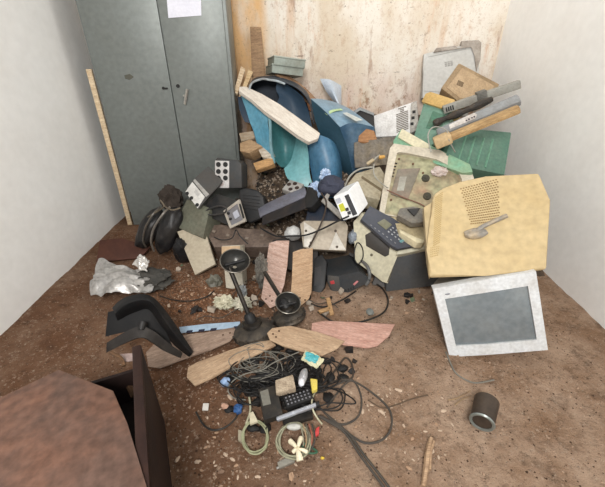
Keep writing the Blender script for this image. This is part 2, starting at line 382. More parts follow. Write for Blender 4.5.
tp = part(t, 'drum_top', m, mt('7f9cb0', .35, 0, .4, '56788f', 7), True, 'light blue flat top')
m = MB(); 
m.loft([arch([(325, 113, 2.735), (333, 109.5, 2.80), (341, 108.5, 2.87)]), arch([(327.5, 115, 2.725), (335, 111.2, 2.79), (343, 110, 2.86)])], .003, 3)
part(tp, 'tape', m, mt('b4cf9b', .5, 0, .3), True, 'strip of pale green tape')
m = MB(); m.loft([arch([(343, 113, 2.78), (356, 121, 2.75)]), arch([(347, 112.3, 2.82), (363, 120, 2.8)])], .003, 2)
part(tp, 'tape', m, mt('cdd3cf', .5, 0, .3), True, 'strip of whitish tape')
# teal drum cut open, torn left flap, dished end, outer wall
t = thing('cut_drum', 'bright teal drum cut open, torn blue flap at its left, under the white plank', 'drum', P(290, 190, 2.7))
m = MB(); m.loft([arch([(240, 92, 2.95), (246, 108, 2.9), (250, 121, 2.86), (254, 131, 2.84), (258, 146, 2.8)]),
                  arch([(252, 100, 2.86), (257, 115, 2.82), (260, 128, 2.8), (262, 138, 2.78), (264, 150, 2.75)]),
                  arch([(269.5, 110, 2.75), (268, 122, 2.73), (269.5, 134, 2.71), (270.5, 147, 2.7), (273, 164, 2.68)])], .006)
part(t, 'torn_flap', m, MBL, True, 'bright blue torn flap')
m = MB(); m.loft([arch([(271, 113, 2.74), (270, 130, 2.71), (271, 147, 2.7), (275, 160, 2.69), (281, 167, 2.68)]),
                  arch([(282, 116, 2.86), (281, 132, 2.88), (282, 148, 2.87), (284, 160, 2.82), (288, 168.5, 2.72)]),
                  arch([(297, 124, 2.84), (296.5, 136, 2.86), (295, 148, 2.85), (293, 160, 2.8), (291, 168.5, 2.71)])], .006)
part(t, 'drum_end', m, mt('3f7376', .4, 0, .3, '56888a', 6), True, 'dished teal end')  # shade of the hollow is put into this darker teal
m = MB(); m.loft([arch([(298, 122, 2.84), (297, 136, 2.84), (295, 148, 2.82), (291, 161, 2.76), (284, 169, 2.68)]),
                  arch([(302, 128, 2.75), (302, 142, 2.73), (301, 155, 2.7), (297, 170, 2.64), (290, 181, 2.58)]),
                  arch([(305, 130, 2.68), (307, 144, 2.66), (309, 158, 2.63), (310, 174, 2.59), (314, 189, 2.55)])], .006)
part(t, 'drum_wall', m, mt('74abb0', .4, 0, .3, '93bfbf', 6), True, 'pale teal lit wall')  # light falling on this wall is put into its paler teal
m = MB(); m.loft([arch([(268.5, 110, 2.74), (270, 128, 2.70), (270.5, 146, 2.69), (273, 163, 2.67)]), arch([(271.5, 111.5, 2.72), (271.8, 128, 2.69), (272.5, 146, 2.68), (275.5, 163, 2.66)])], .012, 4)
part(t, 'seam', m, mt('86b4be', .4, 0, .3), True)
t = thing('cut_drum', 'smooth blue drum with its rounded side facing out, right of the teal drum', 'drum', P(325, 195, 2.6))
m = MB(); m.loft([arch([(304, 133, 2.72), (307, 146, 2.68), (309, 160, 2.65), (312, 176, 2.6), (315, 196, 2.56)]),
                  arch([(316, 134, 2.63), (318, 148, 2.58), (321, 163, 2.54), (323, 178, 2.51), (325, 198, 2.48)]),
                  arch([(330, 139, 2.62), (333, 150, 2.58), (336, 164, 2.54), (336, 179, 2.51), (336, 198, 2.48)]),
                  arch([(337, 146, 2.74), (340, 156, 2.7), (342, 168, 2.66), (342, 181, 2.62), (342, 198, 2.58)])], .006)
part(t, 'drum_wall', m, mt('3a6a8a', .4, 0, .4, '62859c', 6), True)
# the long white plank across the drums
A_, B_ = P(247, 96, 2.92), P(315, 142, 2.52)
pl = Pl(P(243, 88, 2.86), P(308, 139, 2.5), P(320, 131, 2.58))
plate('wooden_plank', 'long white-painted plank with worn end lying across the teal drums', 'board', pl, [(239.5, 86.5), (246, 86.5), (262, 94), (280, 104.5), (300, 119), (320, 133), (318.5, 138), (309, 142), (298, 135.5), (280, 122), (265, 111.5), (251, 99), (239, 91)], .03, mt('ddd5c9', .75, 0, .35, 'a08c78', 9, .3, stretch=(1, 5, 5)))
# wooden scraps under the teal drum
MWd = wood('d9b68a', 'a47c50')
for (pts, Y, z, lb, col) in (([(240, 143), (250, 139), (262, 146), (249, 153), (240, 151)], 2.75, .12, 'short tan wood block under the torn blue flap', 'bfa07c'),
        ([(258, 149), (268, 145.5), (274, 154), (272, 159), (262, 157)], 2.7, .08, 'white-faced timber offcut beneath the teal drum, its end pale', 'e6dccb'),
        ([(253, 163), (272, 157), (274, 164), (256, 170)], 2.62, .05, 'orange-tan timber offcut below the white-faced offcut', 'd6a873'),
        ([(239, 133), (253, 131), (255, 138), (241, 141)], 2.86, .04, 'grey plank stub showing between cabinet and torn blue flap', 'b5a893')):
    pl = Pl(P(pts[0][0], pts[0][1] + 8, Y), P(pts[0][0] + 20, pts[0][1] + 6, Y - .03), P(pts[0][0], pts[0][1] - 4, Y + .08))
    plate('timber_offcut', lb, 'wood scrap', pl, pts, z, wood(col, '8d6a48'), 'timber offcuts under the drums')
# ------------------------------------------------------------------ heap of rubble that carries the scrap
def sstep(a, b, x): t = max(0, min(1, (x - a) / (b - a))); return t * t * (3 - 2 * t)
def lerp(tab, x):
    if x <= tab[0][0]: return tab[0][1]
    for (x0, y0), (x1, y1) in zip(tab, tab[1:]):
        if x <= x1: return y0 + (y1 - y0) * (x - x0) / (x1 - x0)
    return tab[-1][1]
def heap_z(x, y):
    c = lerp([(2.05, -.03), (2.3, .03), (2.5, .12), (2.65, .24), (2.85, .4), (3.1, .58), (3.3, .72), (3.6, .82)], y)
    r = lerp([(1.95, -.03), (2.1, .04), (2.25, .14), (2.45, .3), (2.65, .46), (2.9, .64), (3.15, .78), (3.6, .86)], y)
    k = sstep(.05, .35, x); z = c * (1 - k) + r * k
    mk = sstep(-.92, -.5, x) if y < 2.74 else sstep(-.5, -.34, x)
    z = z * mk - .05 * (1 - mk)
    z *= 1 - .25 * sstep(1.2, 1.6, x)
    return z - .02 + .022 * noise.noise(V((x * 7, y * 7, 2))) + .014 * noise.noise(V((x * 19, y * 19, 5)))
hb = MB(); g = [[hb.bm.verts.new((-1.0 + 2.7 * i / 110, 2.0 + 1.515 * j / 70, max(-.06, heap_z(-1.0 + 2.7 * i / 110, 2.0 + 1.515 * j / 70)))) for i in range(111)] for j in range(71)]
for j in range(70):
    for i in range(110):
        if max(v.co.z for v in (g[j][i], g[j][i + 1], g[j + 1][i + 1], g[j + 1][i])) > -.03: hb.bm.faces.new((g[j][i], g[j][i + 1], g[j + 1][i + 1], g[j + 1][i]))
for v in [v for v in hb.bm.verts if not v.link_faces]: hb.bm.verts.remove(v)
single('rubble_heap', 'brown heap of rubble and dust under all the scrap along the back wall', 'rubble', hb, mt('655444', .95, 0, .8, '352b24', 22, 1.0), kind='stuff')

BEI = mt('c9bfa2', .55, 0, .4, '7a6b52', 8); CRM = mt('ddd6b8', .5, 0, .3, '8f8366', 8); GRN = mt('6a8f7e', .55, 0, .3, '85907f', 7)
GRY = mt('a7a59d', .55, 0, .35, '6b6356', 8); DGR = mt('3b3f42', .5, 0, .35, '5c5348', 9); BLK = mt('1d1e20', .5, 0, .35, '453d33', 10); WHT = mt('dcdcd8', .5, 0, .25, '948a78', 8)
YEL = mt('c0ab82', .5, 0, .28, 'ab9060', 4); YELD = mt('8d7348', .6, 0, .3); TAN = mt('b79d78', .6, 0, .45, '7b6347', 10); GLS = mt('757d81', .2, 0, .3, '8d8f8c', 5, .03)
def slab(pl, pts, z0, z1, bev=.004, sb=1.0): return MB().poly(pl.poly(pts), z0, z1, bev, scale_back=sb)
# grey panel leaning on the wall
pl = Pl(P(423, 97, 3.33), P(470, 88, 3.33), P(424, 56, 3.45))
t = thing('plastic_board', 'large pale grey plastic panel leaning on the wall, its top torn', 'panel', pl.M)
part(t, 'panel_sheet', slab(pl, [(422, 98), (429, 98.5), (431, 116), (468, 116), (470, 95), (478, 88), (480, 44), (466, 45), (436, 51), (424, 54), (423, 70), (424, 73)], -.035, 0), mt('c2c1bd', .5, 0, .2, '9a948a', 6))
part(t, 'torn_edge', slab(pl, [(433, 53), (436, 48.5), (455, 46), (457, 49), (461, 48), (461, 41.5), (478, 40.5), (481, 43), (480, 60), (476, 72), (474, 55), (471, 47), (456, 49.5)], -.02, .012), mt('ada49a', .6, 0, .4), label='jagged beige-grey torn upper edge')
m = MB(); x0, y0, x1, y1 = rect(pl, (445, 67), (453, 60))
for i in range(3):
    for j in range(3): m.box((x0 + (x1 - x0) * i / 3, y0 + (y1 - y0) * j / 3, -.001), (x0 + (x1 - x0) * (i + .8) / 3, y0 + (y1 - y0) * (j + .8) / 3, .0015), 0)
part(t, 'mark', m, mt('a3a29e', .6, 0, .2), label='small square printed mark')
m = MB(); p, q = pl.uv(428, 57), pl.uv(466, 49); m.tube([p + V((0, 0, .001)), q + V((0, 0, .001))], .002, 5, 0); p, q = pl.uv(424, 91), pl.uv(440, 92); m.tube([p + V((0, 0, .001)), q + V((0, 0, .001))], .002, 5, 0)
part(t, 'groove', m, mt('9d9c98', .6, 0, .2))
# tan square housing
pl = Pl(P(442, 88, 2.95), P(476, 104, 2.9), P(461, 65, 3.08))
t = thing('monitor_housing', 'tan square monitor base tipped on its corner in front of the grey panel', 'monitor', pl.M)
sq = [(441, 88), (459, 62.5), (500, 84), (492, 103), (471, 103), (458, 101)]
part(t, 'housing', slab(pl, sq, -.16, 0, .012, .8), mt('a08868', .6, 0, .4, '6e5a42', 7))
part(t, 'cover_plate', slab(pl, [(447, 88), (462, 68), (494, 86), (488, 99), (470, 100), (459, 98)], -.002, .004, .003), mt('b79e7e', .6, 0, .4, '8d7150', 12))
m = MB(); c = pl.uv(460, 84)
for i in range(-2, 3): m.box((c.x - .025, c.y + i * .009 - .002, .003), (c.x + .025, c.y + i * .009 + .002, .006), .0008)
part(t, 'vent', m, mt('4d3c2b', .7, 0, .2))
# white vented casing
pl = Pl(P(374, 127, 2.95), P(409, 122, 2.87), P(374, 114, 3.02))
t = thing('computer_casing', 'white metal computer casing with an arched vent grille, against the wall', 'computer', pl.M)
part(t, 'casing', slab(pl, [(373, 116), (414, 101.5), (414, 128), (409, 134), (393, 136), (376, 137)], -.2, 0, .004), mt('e6e4e2', .45, .0, .3, '8c8276', 12))
part(t, 'side_cover', slab(pl, [(411, 104), (417, 101), (419, 130), (410, 134)], -.18, .012, .004), mt('b7b2aa', .5, 0, .5, '55504a', 16))  # right side greyer than the casing: its shade is put into the colour
m = MB(); x0, y0, x1, y1 = rect(pl, (396.5, 132), (408, 106))
for i in range(6):
    for j in range(14):
        u, v_ = (i + .5) / 6, (j + .5) / 14
        if v_ > .8 and abs(u - .5) > .5 - (1 - v_) * 1.6 - .1: continue
        x, y = x0 + (x1 - x0) * u, y0 + (y1 - y0) * v_ - (u - .5) * -.02
        m.box((x - .0075, y - .004, -.002), (x + .0075, y + .004, .0015), 0)
part(t, 'vent_grille', m, mt('6c6458', .7, 0, .4))
m = MB()
for px, py in ((414, 112), (413, 118), (412, 124)):
    c = pl.uv(px, py, .01); m.box((c.x - .012, c.y - .012, .01), (c.x + .012, c.y + .012, .014), .001)
part(t, 'port', m, BLK)
# dark box behind blue drum
pl = Pl(P(357, 122, 2.95), P(374, 128, 2.9), P(358, 109, 3.05))
t = thing('black_box', 'small black box behind the navy drum, left of the white vented casing', 'box', pl.M)
part(t, 'box_body', slab(pl, [(354, 112), (360, 108.5), (374, 114.5), (375, 128), (366, 127), (356, 119)], -.1, 0, .006), BLK)
part(t, 'edge_strip', slab(pl, [(354, 111), (360, 107.5), (374, 113.5), (374, 116), (360, 110.5), (355, 114)], -.02, .006, .002), mt('8f9496', .5, 0, .3))
# orange board, warped grey sheet
pl = Pl(P(358, 141, 2.64), P(374, 139, 2.64), P(360, 128, 2.74))
plate('wooden_board', 'small orange-brown board end behind the warped grey sheet', 'board', pl, [(358, 142), (360, 127), (374, 130.5), (377, 139), (370, 142)], .02, wood('b08258', '7a4f30'))
m = MB(); m.loft([[P(354, 143, 2.62), P(364, 141, 2.66), (P(374, 140.5, 2.62)), P(384, 138, 2.66), P(395, 137.5, 2.6)],
                  [P(354, 156, 2.54), P(364, 154, 2.58), P(374, 153, 2.54), P(384, 151, 2.58), P(395, 150, 2.54)],
                  [P(355, 168, 2.48), P(365, 167, 2.52), P(375, 166, 2.48), P(384, 165, 2.52), P(393, 165, 2.48)]], .008)
single('warped_sheet', 'warped dark grey sheet with pale upper edge, standing left of the beige chassis', 'sheet', m, mt('6d6760', .7, 0, .6, '97886f', 8, .4), world=True)
# green crates and parts
pl = Pl(P(414, 138, 2.6), P(437, 130, 2.55), P(424, 100, 2.78))
t = thing('green_bin', 'green plastic bin with an orange-yellow rim, left one under the tan housing', 'bin', pl.M, 'green bins')
part(t, 'bin_body', slab(pl, [(413, 138), (424, 101), (452, 110), (448, 135), (430, 146)], -.2, 0, .012, .9), GRN)
part(t, 'recess', slab(pl, [(426, 128), (433, 111), (446, 116), (440, 131)], -.001, .005, .003), mt('527d68', .55, 0, .3), label='darker green raised panel')
part(t, 'rim', slab(pl, [(422, 103), (426, 95), (431, 93), (455, 101), (456, 108), (450, 112)], -.21, .018, .006), mt('cba868', .5, 0, .35, '9c8050'), label='orange-yellow rim')
pl = Pl(P(448, 160, 2.3), P(482, 170, 2.28), P(462, 128, 2.5))
t = thing('green_bin', 'dark green plastic bin lying right, below the tan cylinder beam', 'bin', pl.M, 'green bins')
part(t, 'bin_body', slab(pl, [(446, 155), (452, 132), (470, 128), (512, 132), (505, 175), (470, 168)], -.2, 0, .012, .9), mt('567a6a', .55, 0, .35, '6d8072', 7))
m = MB()
for k in range(4):
    p, q = pl.uv(458 + k * 9, 161 + k * 2.2), pl.uv(466 + k * 9, 136 + k * 1.2); m.tube([p, q], .008, 6, 0)
part(t, 'rib', m, mt('6a9a83', .55, 0, .3))
pl = Pl(P(394, 146, 2.52), P(425, 156, 2.38), P(402, 130, 2.6))
t = thing('printer_tray', 'cream and green printer tray wedged between vented casing and beige chassis', 'tray', pl.M)
part(t, 'tray_body', slab(pl, [(393, 141), (401, 129), (430, 145), (470, 164), (473, 172), (462, 173), (420, 158), (394, 148)], -.09, 0, .006), mt('74a68a', .55, 0, .4, 'a6a27c', 7))
part(t, 'cream_strip', slab(pl, [(398, 138), (402, 129.5), (430, 145.5), (428, 150), (415, 148)], -.01, .012, .004), CRM, label='cream front strip')
# beams and tubes at right
def beam(name, label, cat, pa, pb, r, mat, group=None, n=14, sq=False, M=None):
    m = MB(); d = (pb - pa)
    if sq:
        pl = Pl(pa, pb, pa + V((0, 0, 1))); m.box((0, -r, -r), (pl.w, r, r), .008); return pl, m
    m.cyl(pa, pb, r, n=n, bev=.006); return None, m
pl, m = beam('', '', '', P(443, 110, 2.58), P(520, 84, 2.5), .026, None, sq=True)
t = thing('printer_rail', 'grey square printer rail with dark slots, upper one below the tan housing', 'rail', pl.M)
part(t, 'rail_body', m, mt('9b9a92', .55, 0, .3))
m = MB()
for k in range(4): m.box((.015 + k * .014, -.015, .024), (.023 + k * .014, .015, .029), .001)
part(t, 'slot', m, BLK)
m = MB(); m.box((pl.w * .45, -.026, -.03), (pl.w * .58, .04, .034), .006); part(t, 'end_block', m, mt('77756e', .55, 0, .5, '3f3a33', 14))
m = MB(); m.tube([P(434, 124, 2.5), P(444, 119, 2.5), P(458, 114, 2.48), P(472, 108, 2.46), P(492, 99, 2.46)], lambda u: .022 + .005 * math.sin(u * 17), 10, 6)
single('printer_roller', 'black roller assembly lying between the two grey rails', 'roller', m, mt('2a2827', .5, 0, .6, '6a5a48', 16, .5), world=True)
pl = Pl(P(443, 130, 2.36), P(520, 97, 2.28), P(441, 121, 2.42))
t = thing('printer_rail', 'grey rail carrying a white sticker, lower one above the tan cylinder', 'rail', pl.M)
part(t, 'rail_body', MB().box((-.04, -.03, -.05), (pl.w, .035, 0), .015), mt('8c8f90', .5, 0, .3))
x, y = pl.uv(462, 127.5), pl.uv(476, 119.5)
st = part(t, 'sticker', slab(pl, [(450, 129), (475.5, 118.5), (477, 114.5), (474, 113), (465, 117), (449, 125)], -.001, .0015, 0), mt('d9d3cc', .6, 0, .4), label='white sticker with dark print')
m = MB()
for px, py in ((466.5, 120.6), (469, 119.4), (472, 117.9), (474.3, 116.9)):
    c = pl.uv(px, py); m.box((c.x - .0045, c.y - .006, .001), (c.x + .0045, c.y + .006, .0022), 0)
part(st, 'print', m, mt('3d3440', .7, 0, .2))
pa, pb = P(437, 142, 2.2), P(520, 108, 2.12)
pl = Pl(pa, pb, pa + V((0, 0, 1))); t = thing('wooden_beam', 'tan rounded beam with a pale banded end, jutting out over the green bin', 'beam', pl.M)
part(t, 'beam_body', MB().box((.06, -.03, -.045), (pl.w, .018, .02), .018), wood('c2a172', '8a6a43'))
part(t, 'end_cap', MB().box((-.018, -.04, -.055), (.085, .028, .03), .014), mt('c9ae84', .6, 0, .4, '8d7350', 9))
m = MB(); m.tube([P(431, 152, 2.16), P(428, 135, 2.25), P(434, 127, 2.3), P(446, 130, 2.22), P(449, 140, 2.16), P(455, 152, 2.2)], .004, 6, 6)
single('wire_loop', 'thin grey wire looped around the pale end of the tan beam', 'wire', m, GRY, world=True)
# beige chassis with green plate
pl = Pl(P(381, 214, 2.06), P(430, 216, 2.02), P(390, 147, 2.42))
t = thing('printer_chassis', 'large beige printer chassis leaning back, its green inner plate exposed', 'printer', pl.M)
outer = [(379, 214), (385, 175), (390, 148), (394, 143.5), (410, 146), (440, 150), (470, 168), (474, 178), (468, 222), (430, 222)]
inner = [(384.5, 213.7), (391, 180), (397, 153), (399, 152), (410, 153.5), (436, 159), (458, 170), (462, 179), (460, 221.5), (430, 221.5)]
m = MB(); m.ring(pl.poly(outer), pl.poly(inner), -.16, 0); part(t, 'outer_frame', m, mt('cdc4b2', .55, 0, .35, '8d8069', 8))
part(t, 'inner_plate', slab(pl, [(384, 214), (390, 180), (396, 152), (410, 153), (437, 158), (460, 170), (463, 180), (457, 218), (426, 218)], -.06, -.022, .003), mt('a9a988', .55, .2, .75, 'a07a66', 4), label='greenish inner plate with pink-brown rust')
part(t, 'cover', slab(pl, [(391, 193), (398, 168), (421, 167), (408, 199)], -.03, -.01, .004), mt('7d776a', .5, .1, .4, '9b7a68', 6), label='dull brown metal cover')
part(t, 'sticker', slab(pl, [(397, 190), (400, 176), (407, 176), (404, 190)], -.012, -.008, 0), mt('a7a59a', .6, 0, .3), label='faded grey sticker')
for px, py in ((425.5, 178.5), (427, 196.5)):
    m = MB(); c = pl.uv(px, py, -.02); m.cyl((c.x, c.y, -.03), (c.x, c.y, -.008), .026, bev=.003); m.cyl((c.x, c.y, -.01), (c.x, c.y, -.003), .01); part(t, 'motor_disc', m, mt('4b4a40', .5, .3, .5))
m = MB()
for px, py in ((395, 154.5), (399, 159), (413, 164), (391, 200), (440, 165), (452, 170), (423, 173)):
    c = pl.uv(px, py, -.02); m.cyl((c.x, c.y, -.03), (c.x, c.y, -.016), .0075, n=10)
part(t, 'screw', m, mt('6a4a35', .6, .2, .4))
m = MB(); c = pl.uv(439.5, 171, 0); m.blob((c.x, c.y, -.005), (.05, .034, .02), .45, 4, 3, seed=2)
part(t, 'torn_foam', m, mt('d8cdc6', .9, 0, .5, '8a5d4c', 30), label='torn whitish foam lump')
m = MB()
for k in range(5):
    a, b2 = pl.uv(391 + k * .9, 176 - k * 3.2, -.02), pl.uv(393.5 + k * .9, 176.5 - k * 3.2, -.02); m.tube([a + V((0, 0, -.017)), b2 + V((0, 0, -.017))], .004, 5, 0)
part(t, 'slot', m, BLK)
m = MB(); m.tube([pl.uv(387, 190) + V((0, 0, .0)), pl.uv(405, 198) + V((0, 0, .0)), pl.uv(422, 205) + V((0, 0, .004)), pl.uv(432, 213)], .004, 6, 6)
part(t, 'wire', m, mt('7f5a4a', .5, 0, .3))
# beige printer body behind and cable
pl = Pl(P(352, 196, 2.2), P(378, 208, 2.12), P(356, 175, 2.38))
t = thing('flat_printer', 'dusty beige flat printer lying behind the small white box', 'printer', pl.M)
part(t, 'printer_case', slab(pl, [(346, 186), (356, 173), (380, 166), (386, 176), (380, 200), (364, 196), (352, 190)], -.12, 0, .01), mt('b0a791', .6, 0, .5, '8d7d60', 7))
part(t, 'lid_seam', slab(pl, [(362, 176), (383, 190), (382, 192), (361, 178)], -.01, .002, 0), mt('6d6049', .7, 0, .3))
m = MB(); m.tube([P(345, 186, 2.3), P(350, 176, 2.32), P(360, 169, 2.34), P(374, 167, 2.34)], .006, 7)
m.tube([P(373, 162, 2.4), P(376, 158, 2.4), P(380, 155, 2.4)], .006, 7); m.tube([P(374, 164, 2.3), P(374, 174, 2.26), P(380, 182, 2.2), P(388, 188, 2.1)], .004, 6)
t2 = single('data_cable', 'pale grey cable curling over the flat beige printer', 'cable', m, mt('a5a399', .5, 0, .3), world=True)
m = MB(); m.cyl(P(379, 157.5, 2.38), P(385, 156.5, 2.38), .014, .01, bev=.003)
single('cable_plug', 'orange-yellow cable plug touching the left edge of the beige chassis', 'plug', m, mt('cf9f52', .4, 0, .2), world=True)
m = MB(); m.cyl(P(367, 164, 2.38), P(374, 159.5, 2.38), .012, .012, bev=.003)
single('cable_plug', 'pale grey-yellow cable plug just left of the orange-yellow plug by the chassis', 'plug', m, mt('b9a888', .4, 0, .2), world=True)
# multifunction printer
pl = Pl(P(388, 290, 1.86), P(430, 281, 1.9), P(390, 253, 1.93))
t = thing('fax_printer', 'cream office fax printer on dark base, keypad console tilted on top', 'printer', pl.M)
part(t, 'base', slab(pl, [(386, 292), (388, 250), (440, 240), (442, 285)], -.42, 0, .008), mt('4a4c4e', .6, 0, .4, '64594c', 8), label='dark grey base')
p2 = Pl(P(372, 285, 1.9), P(386, 290, 1.87), P(366, 235, 2.06))
m = MB(); part(t, 'base', MB().poly([(0, 0), (.2, .02), (.2, .2), (0, .2)], -.3, -.02, .006, M=p2.M), mt('55575a', .6, 0, .4, '64594c', 8), True, label='dark grey base corner')
pf = Pl(P(372, 278, 1.885), P(388, 283, 1.845), P(358, 232, 2.03))
m = MB(); m.poly(pf.poly([(355, 262), (353, 222), (362, 212), (384, 232), (402, 247), (397, 253), (388, 284), (382, 282), (362, 266)]), -.2, 0, .01)
m.bm.transform(pf.M); part(t, 'front_cover', m, mt('d3cdb4', .5, 0, .3, '8d8468', 7), True, label='cream front cover')
m = MB(); m.poly(pf.poly([(365, 235), (372, 231), (390, 245), (389, 255), (385, 257), (366, 246)]), -.03, .004, .006); m.bm.transform(pf.M)
part(t, 'paper_slot', m, mt('3d3a37', .5, 0, .3), True, label='dark paper slot')
m = MB(); c = pf.uv(371.5, 255); m.cyl((c.x, c.y, 0), (c.x, c.y, .004), .009); m.bm.transform(pf.M); part(t, 'badge', m, mt('6a6350'), True)
ps = Pl(P(398, 252, 1.9), P(430, 247, 1.93), P(397, 246, 1.93))
m = MB(); m.poly(ps.poly([(396, 255), (399, 247), (436, 240), (437, 247), (403, 254)]), -.3, .006, .006); m.bm.transform(ps.M)
part(t, 'side_cover', m, mt('d9d5bd', .5, 0, .25), True, label='cream side cover')
pk = Pl(P(364, 222, 1.98), P(401, 251, 1.84), P(371, 209, 2.06))
m = MB(); m.poly(pk.poly([(361, 219), (370, 205.5), (393, 218), (424, 240), (417, 245.5), (398, 249), (391, 245)]), -.035, 0, .006); m.bm.transform(pk.M)
con = part(t, 'console', m, mt('474a54', .45, 0, .3, '6a675f', 9), True, label='dark grey control console')
def onpk(pts, z0, z1, bev=.001):
    m = MB(); m.poly(pk.poly(pts), z0, z1, bev); m.bm.transform(pk.M); return m
part(con, 'display', onpk([(377, 223), (384, 219), (392, 225), (386, 230)], 0, .004), mt('7a7a66', .3, 0, .2), True, label='olive display')
m = MB()
for i in range(5):
    for j in range(3):
        c = pk.uv(391 + i * 3.4 - j * 2.2 + 2, 229 + i * 2.5 + j * 2.0 - 1); m.box((c.x - .0055, c.y - .0035, 0), (c.x + .0055, c.y + .0035, .004), .001)
m.bm.transform(pk.M); part(con, 'keypad', m, mt('b9bcc0', .5, 0, .3), True)
m = MB()
for k in range(7):
    c = pk.uv(371 + k * 4.0, 225.5 + k * 2.9); m.box((c.x - .006, c.y - .003, 0), (c.x + .006, c.y + .003, .004), .001)
m.bm.transform(pk.M); part(con, 'function_keys', m, mt('8d9094', .5, 0, .3), True)
part(con, 'blue_key', onpk([(399, 241), (402, 239.5), (404.5, 241), (401, 243)], 0, .004), mt('6fa3a6', .4, 0, .2), True, label='pale blue key')
ph = Pl(P(401, 232, 1.92), P(421, 243, 1.84), P(398, 218, 2.04))
m = MB(); m.poly(ph.poly([(400, 232), (394, 222), (390, 215.5), (405, 214), (425, 228), (428, 238), (424, 243.5), (418, 243)]), -.05, 0, .014); m.bm.transform(ph.M)
part(t, 'handset_cover', m, mt('cabb96', .5, 0, .35, '84735a', 8), True, label='dusty tan cover with cream lip')
m = MB(); m.poly(ph.poly([(400, 233), (399, 229), (416, 239), (424, 240), (423, 243.5), (417, 243.5)]), -.045, .006, .006); m.bm.transform(ph.M)
part(t, 'lip', m, mt('e2d7b4', .5, 0, .2), True)
pb_ = Pl(P(398, 214, 1.97), P(428, 222, 1.9), P(402, 205, 2.03))
t = thing('toner_cartridge', 'dark grey toner cartridge lying on the fax printer under the beige chassis', 'cartridge', pb_.M)
part(t, 'cartridge_body', MB().poly(pb_.poly([(397, 215), (400, 208), (414, 206), (428, 210), (427, 222), (412, 223)]), -.05, 0, .008), mt('6b6963', .5, 0, .5, '8d8170', 9))
part(t, 'cover_flap', MB().poly(pb_.poly([(407, 210), (420, 209), (414, 217)]), 0, .012, .003), mt('2f3031', .5, 0, .3), label='black flap')
# small white box
pw = Pl(P(343, 220, 2.02), P(359, 215.5, 1.98), P(334, 198, 2.14))
pw = Pl(P(344, 220, 2.0), P(358.5, 215, 1.965), P(333.5, 197.5, 2.12))
t = thing('meter_box', 'small white electrical box with dark window and yellow sticker', 'electrical box', pw.M)
face = [(333, 197), (348.5, 190.5), (359, 215.5), (343, 221)]
side = [(348.5, 190.5), (359.5, 182.5), (369, 203.5), (359, 215.5)]
f4 = pw.poly(face); s_ = Pl(P(359, 215.5, 1.963), P(369, 203.5, 2.14), P(348.5, 190.5, 2.08))
A, B, C, D = [pw.M @ q for q in f4]
dv = P(369, 203.5, 2.13) - D if False else (P(369, 203.5, 2.13) - C)
pts = pw.poly([(333, 197), (348.5, 190.5), (359, 215.5), (343, 221)])
loc = pw.M.to_3x3().inverted() @ (P(368.5, 204, 2.12) - (pw.M @ pts[2]))
t_ = bmesh.new(); fr_ = [t_.verts.new((p.x, p.y, 0)) for p in pts]; bk = [t_.verts.new(V((p.x, p.y, 0)) + loc) for p in pts]
for fs in (fr_, bk[::-1]): t_.faces.new(fs)
for i in range(4): t_.faces.new((fr_[i], bk[i], bk[(i + 1) % 4], fr_[(i + 1) % 4]))
bmesh.ops.recalc_face_normals(t_, faces=list(t_.faces)); bmesh.ops.bevel(t_, geom=list(t_.edges), offset=.005, segments=2, affect='EDGES')
m = MB(); m.add(t_); part(t, 'case', m, mt('e9eaea', .4, 0, .12, 'b5b2ac', 8))
part(t, 'window', MB().poly(pw.poly([(344.5, 196), (348.5, 194), (357.5, 214), (353, 216)]), -.002, .003, .001), mt('3a3c40', .25, 0, .2), label='dark window strip')
part(t, 'sticker', MB().poly(pw.poly([(338.5, 205), (343, 203), (346, 210.5), (341, 212)]), 0, .0015, 0), mt('c4c43a', .5, 0, .1), label='yellow sticker')
part(t, 'sticker', MB().poly(pw.poly([(335, 199.5), (340, 197.5), (342, 202), (337.5, 204)]), 0, .0012, 0), mt('b9bcc6', .5, 0, .2), label='grey printed sticker')
m = MB()
for px, py in ((347.5, 209.5), (349.5, 213)):
    c = pw.uv(px, py); m.box((c.x - .01, c.y - .01, 0), (c.x + .01, c.y + .01, .01), .002)
part(t, 'socket', m, mt('33343c', .4, 0, .2))
# yellowed monitor shell on the crt
py_ = Pl(P(427, 277, 1.45), P(486, 272, 1.42), P(427, 206, 1.74))
t = thing('monitor_housing', 'big yellowed monitor back shell with vent holes, resting on the white monitor', 'monitor', py_.M)
part(t, 'shell', MB().poly(py_.poly([(428, 278), (426.5, 250), (430, 222), (431.5, 200), (434, 193), (443, 187), (460, 180.5), (486, 175), (540, 172), (552, 200), (548, 270), (486, 276)]), -.16, 0, .02, scale_back=.85, seg=3), YEL)
pq = Pl(P(431, 270, 1.47), P(436, 270, 1.46), P(426, 206, 1.78))
part(t, 'bezel_edge', MB().poly(py_.poly([(424, 205), (436, 197), (436, 262), (431, 276), (428, 258)]), -.09, -.028, .008), mt('bba985', .5, 0, .3, 'ab905f', 4))
def vents(quad, nu, nv, hw, hh, skip=None):
    q = [py_.uv(*p) for p in quad]; m = MB()
    for i in range(nu):
        for j in range(nv):
            u, v_ = (i + .5 + .25 * (j % 2 * 2 - 1) * (skip or 0)) / nu, (j + .5) / nv
            c = (q[0] * (1 - u) + q[1] * u) * (1 - v_) + (q[3] * (1 - u) + q[2] * u) * v_
            m.box((c.x - hw, c.y - hh, -.002), (c.x + hw, c.y + hh, .0012), 0)
    return m
part(t, 'vent_grille', vents([(460, 188), (498, 178), (500, 222), (471, 225)], 14, 17, .004, .0032, 1), YELD, label='staggered vent holes on the top right')
part(t, 'vent_grille', vents([(435, 197), (443, 191), (440, 243), (433, 247)], 5, 24, .0035, .003), mt('b39a66', .6, 0, .2), label='narrow strip of small vents along the left')
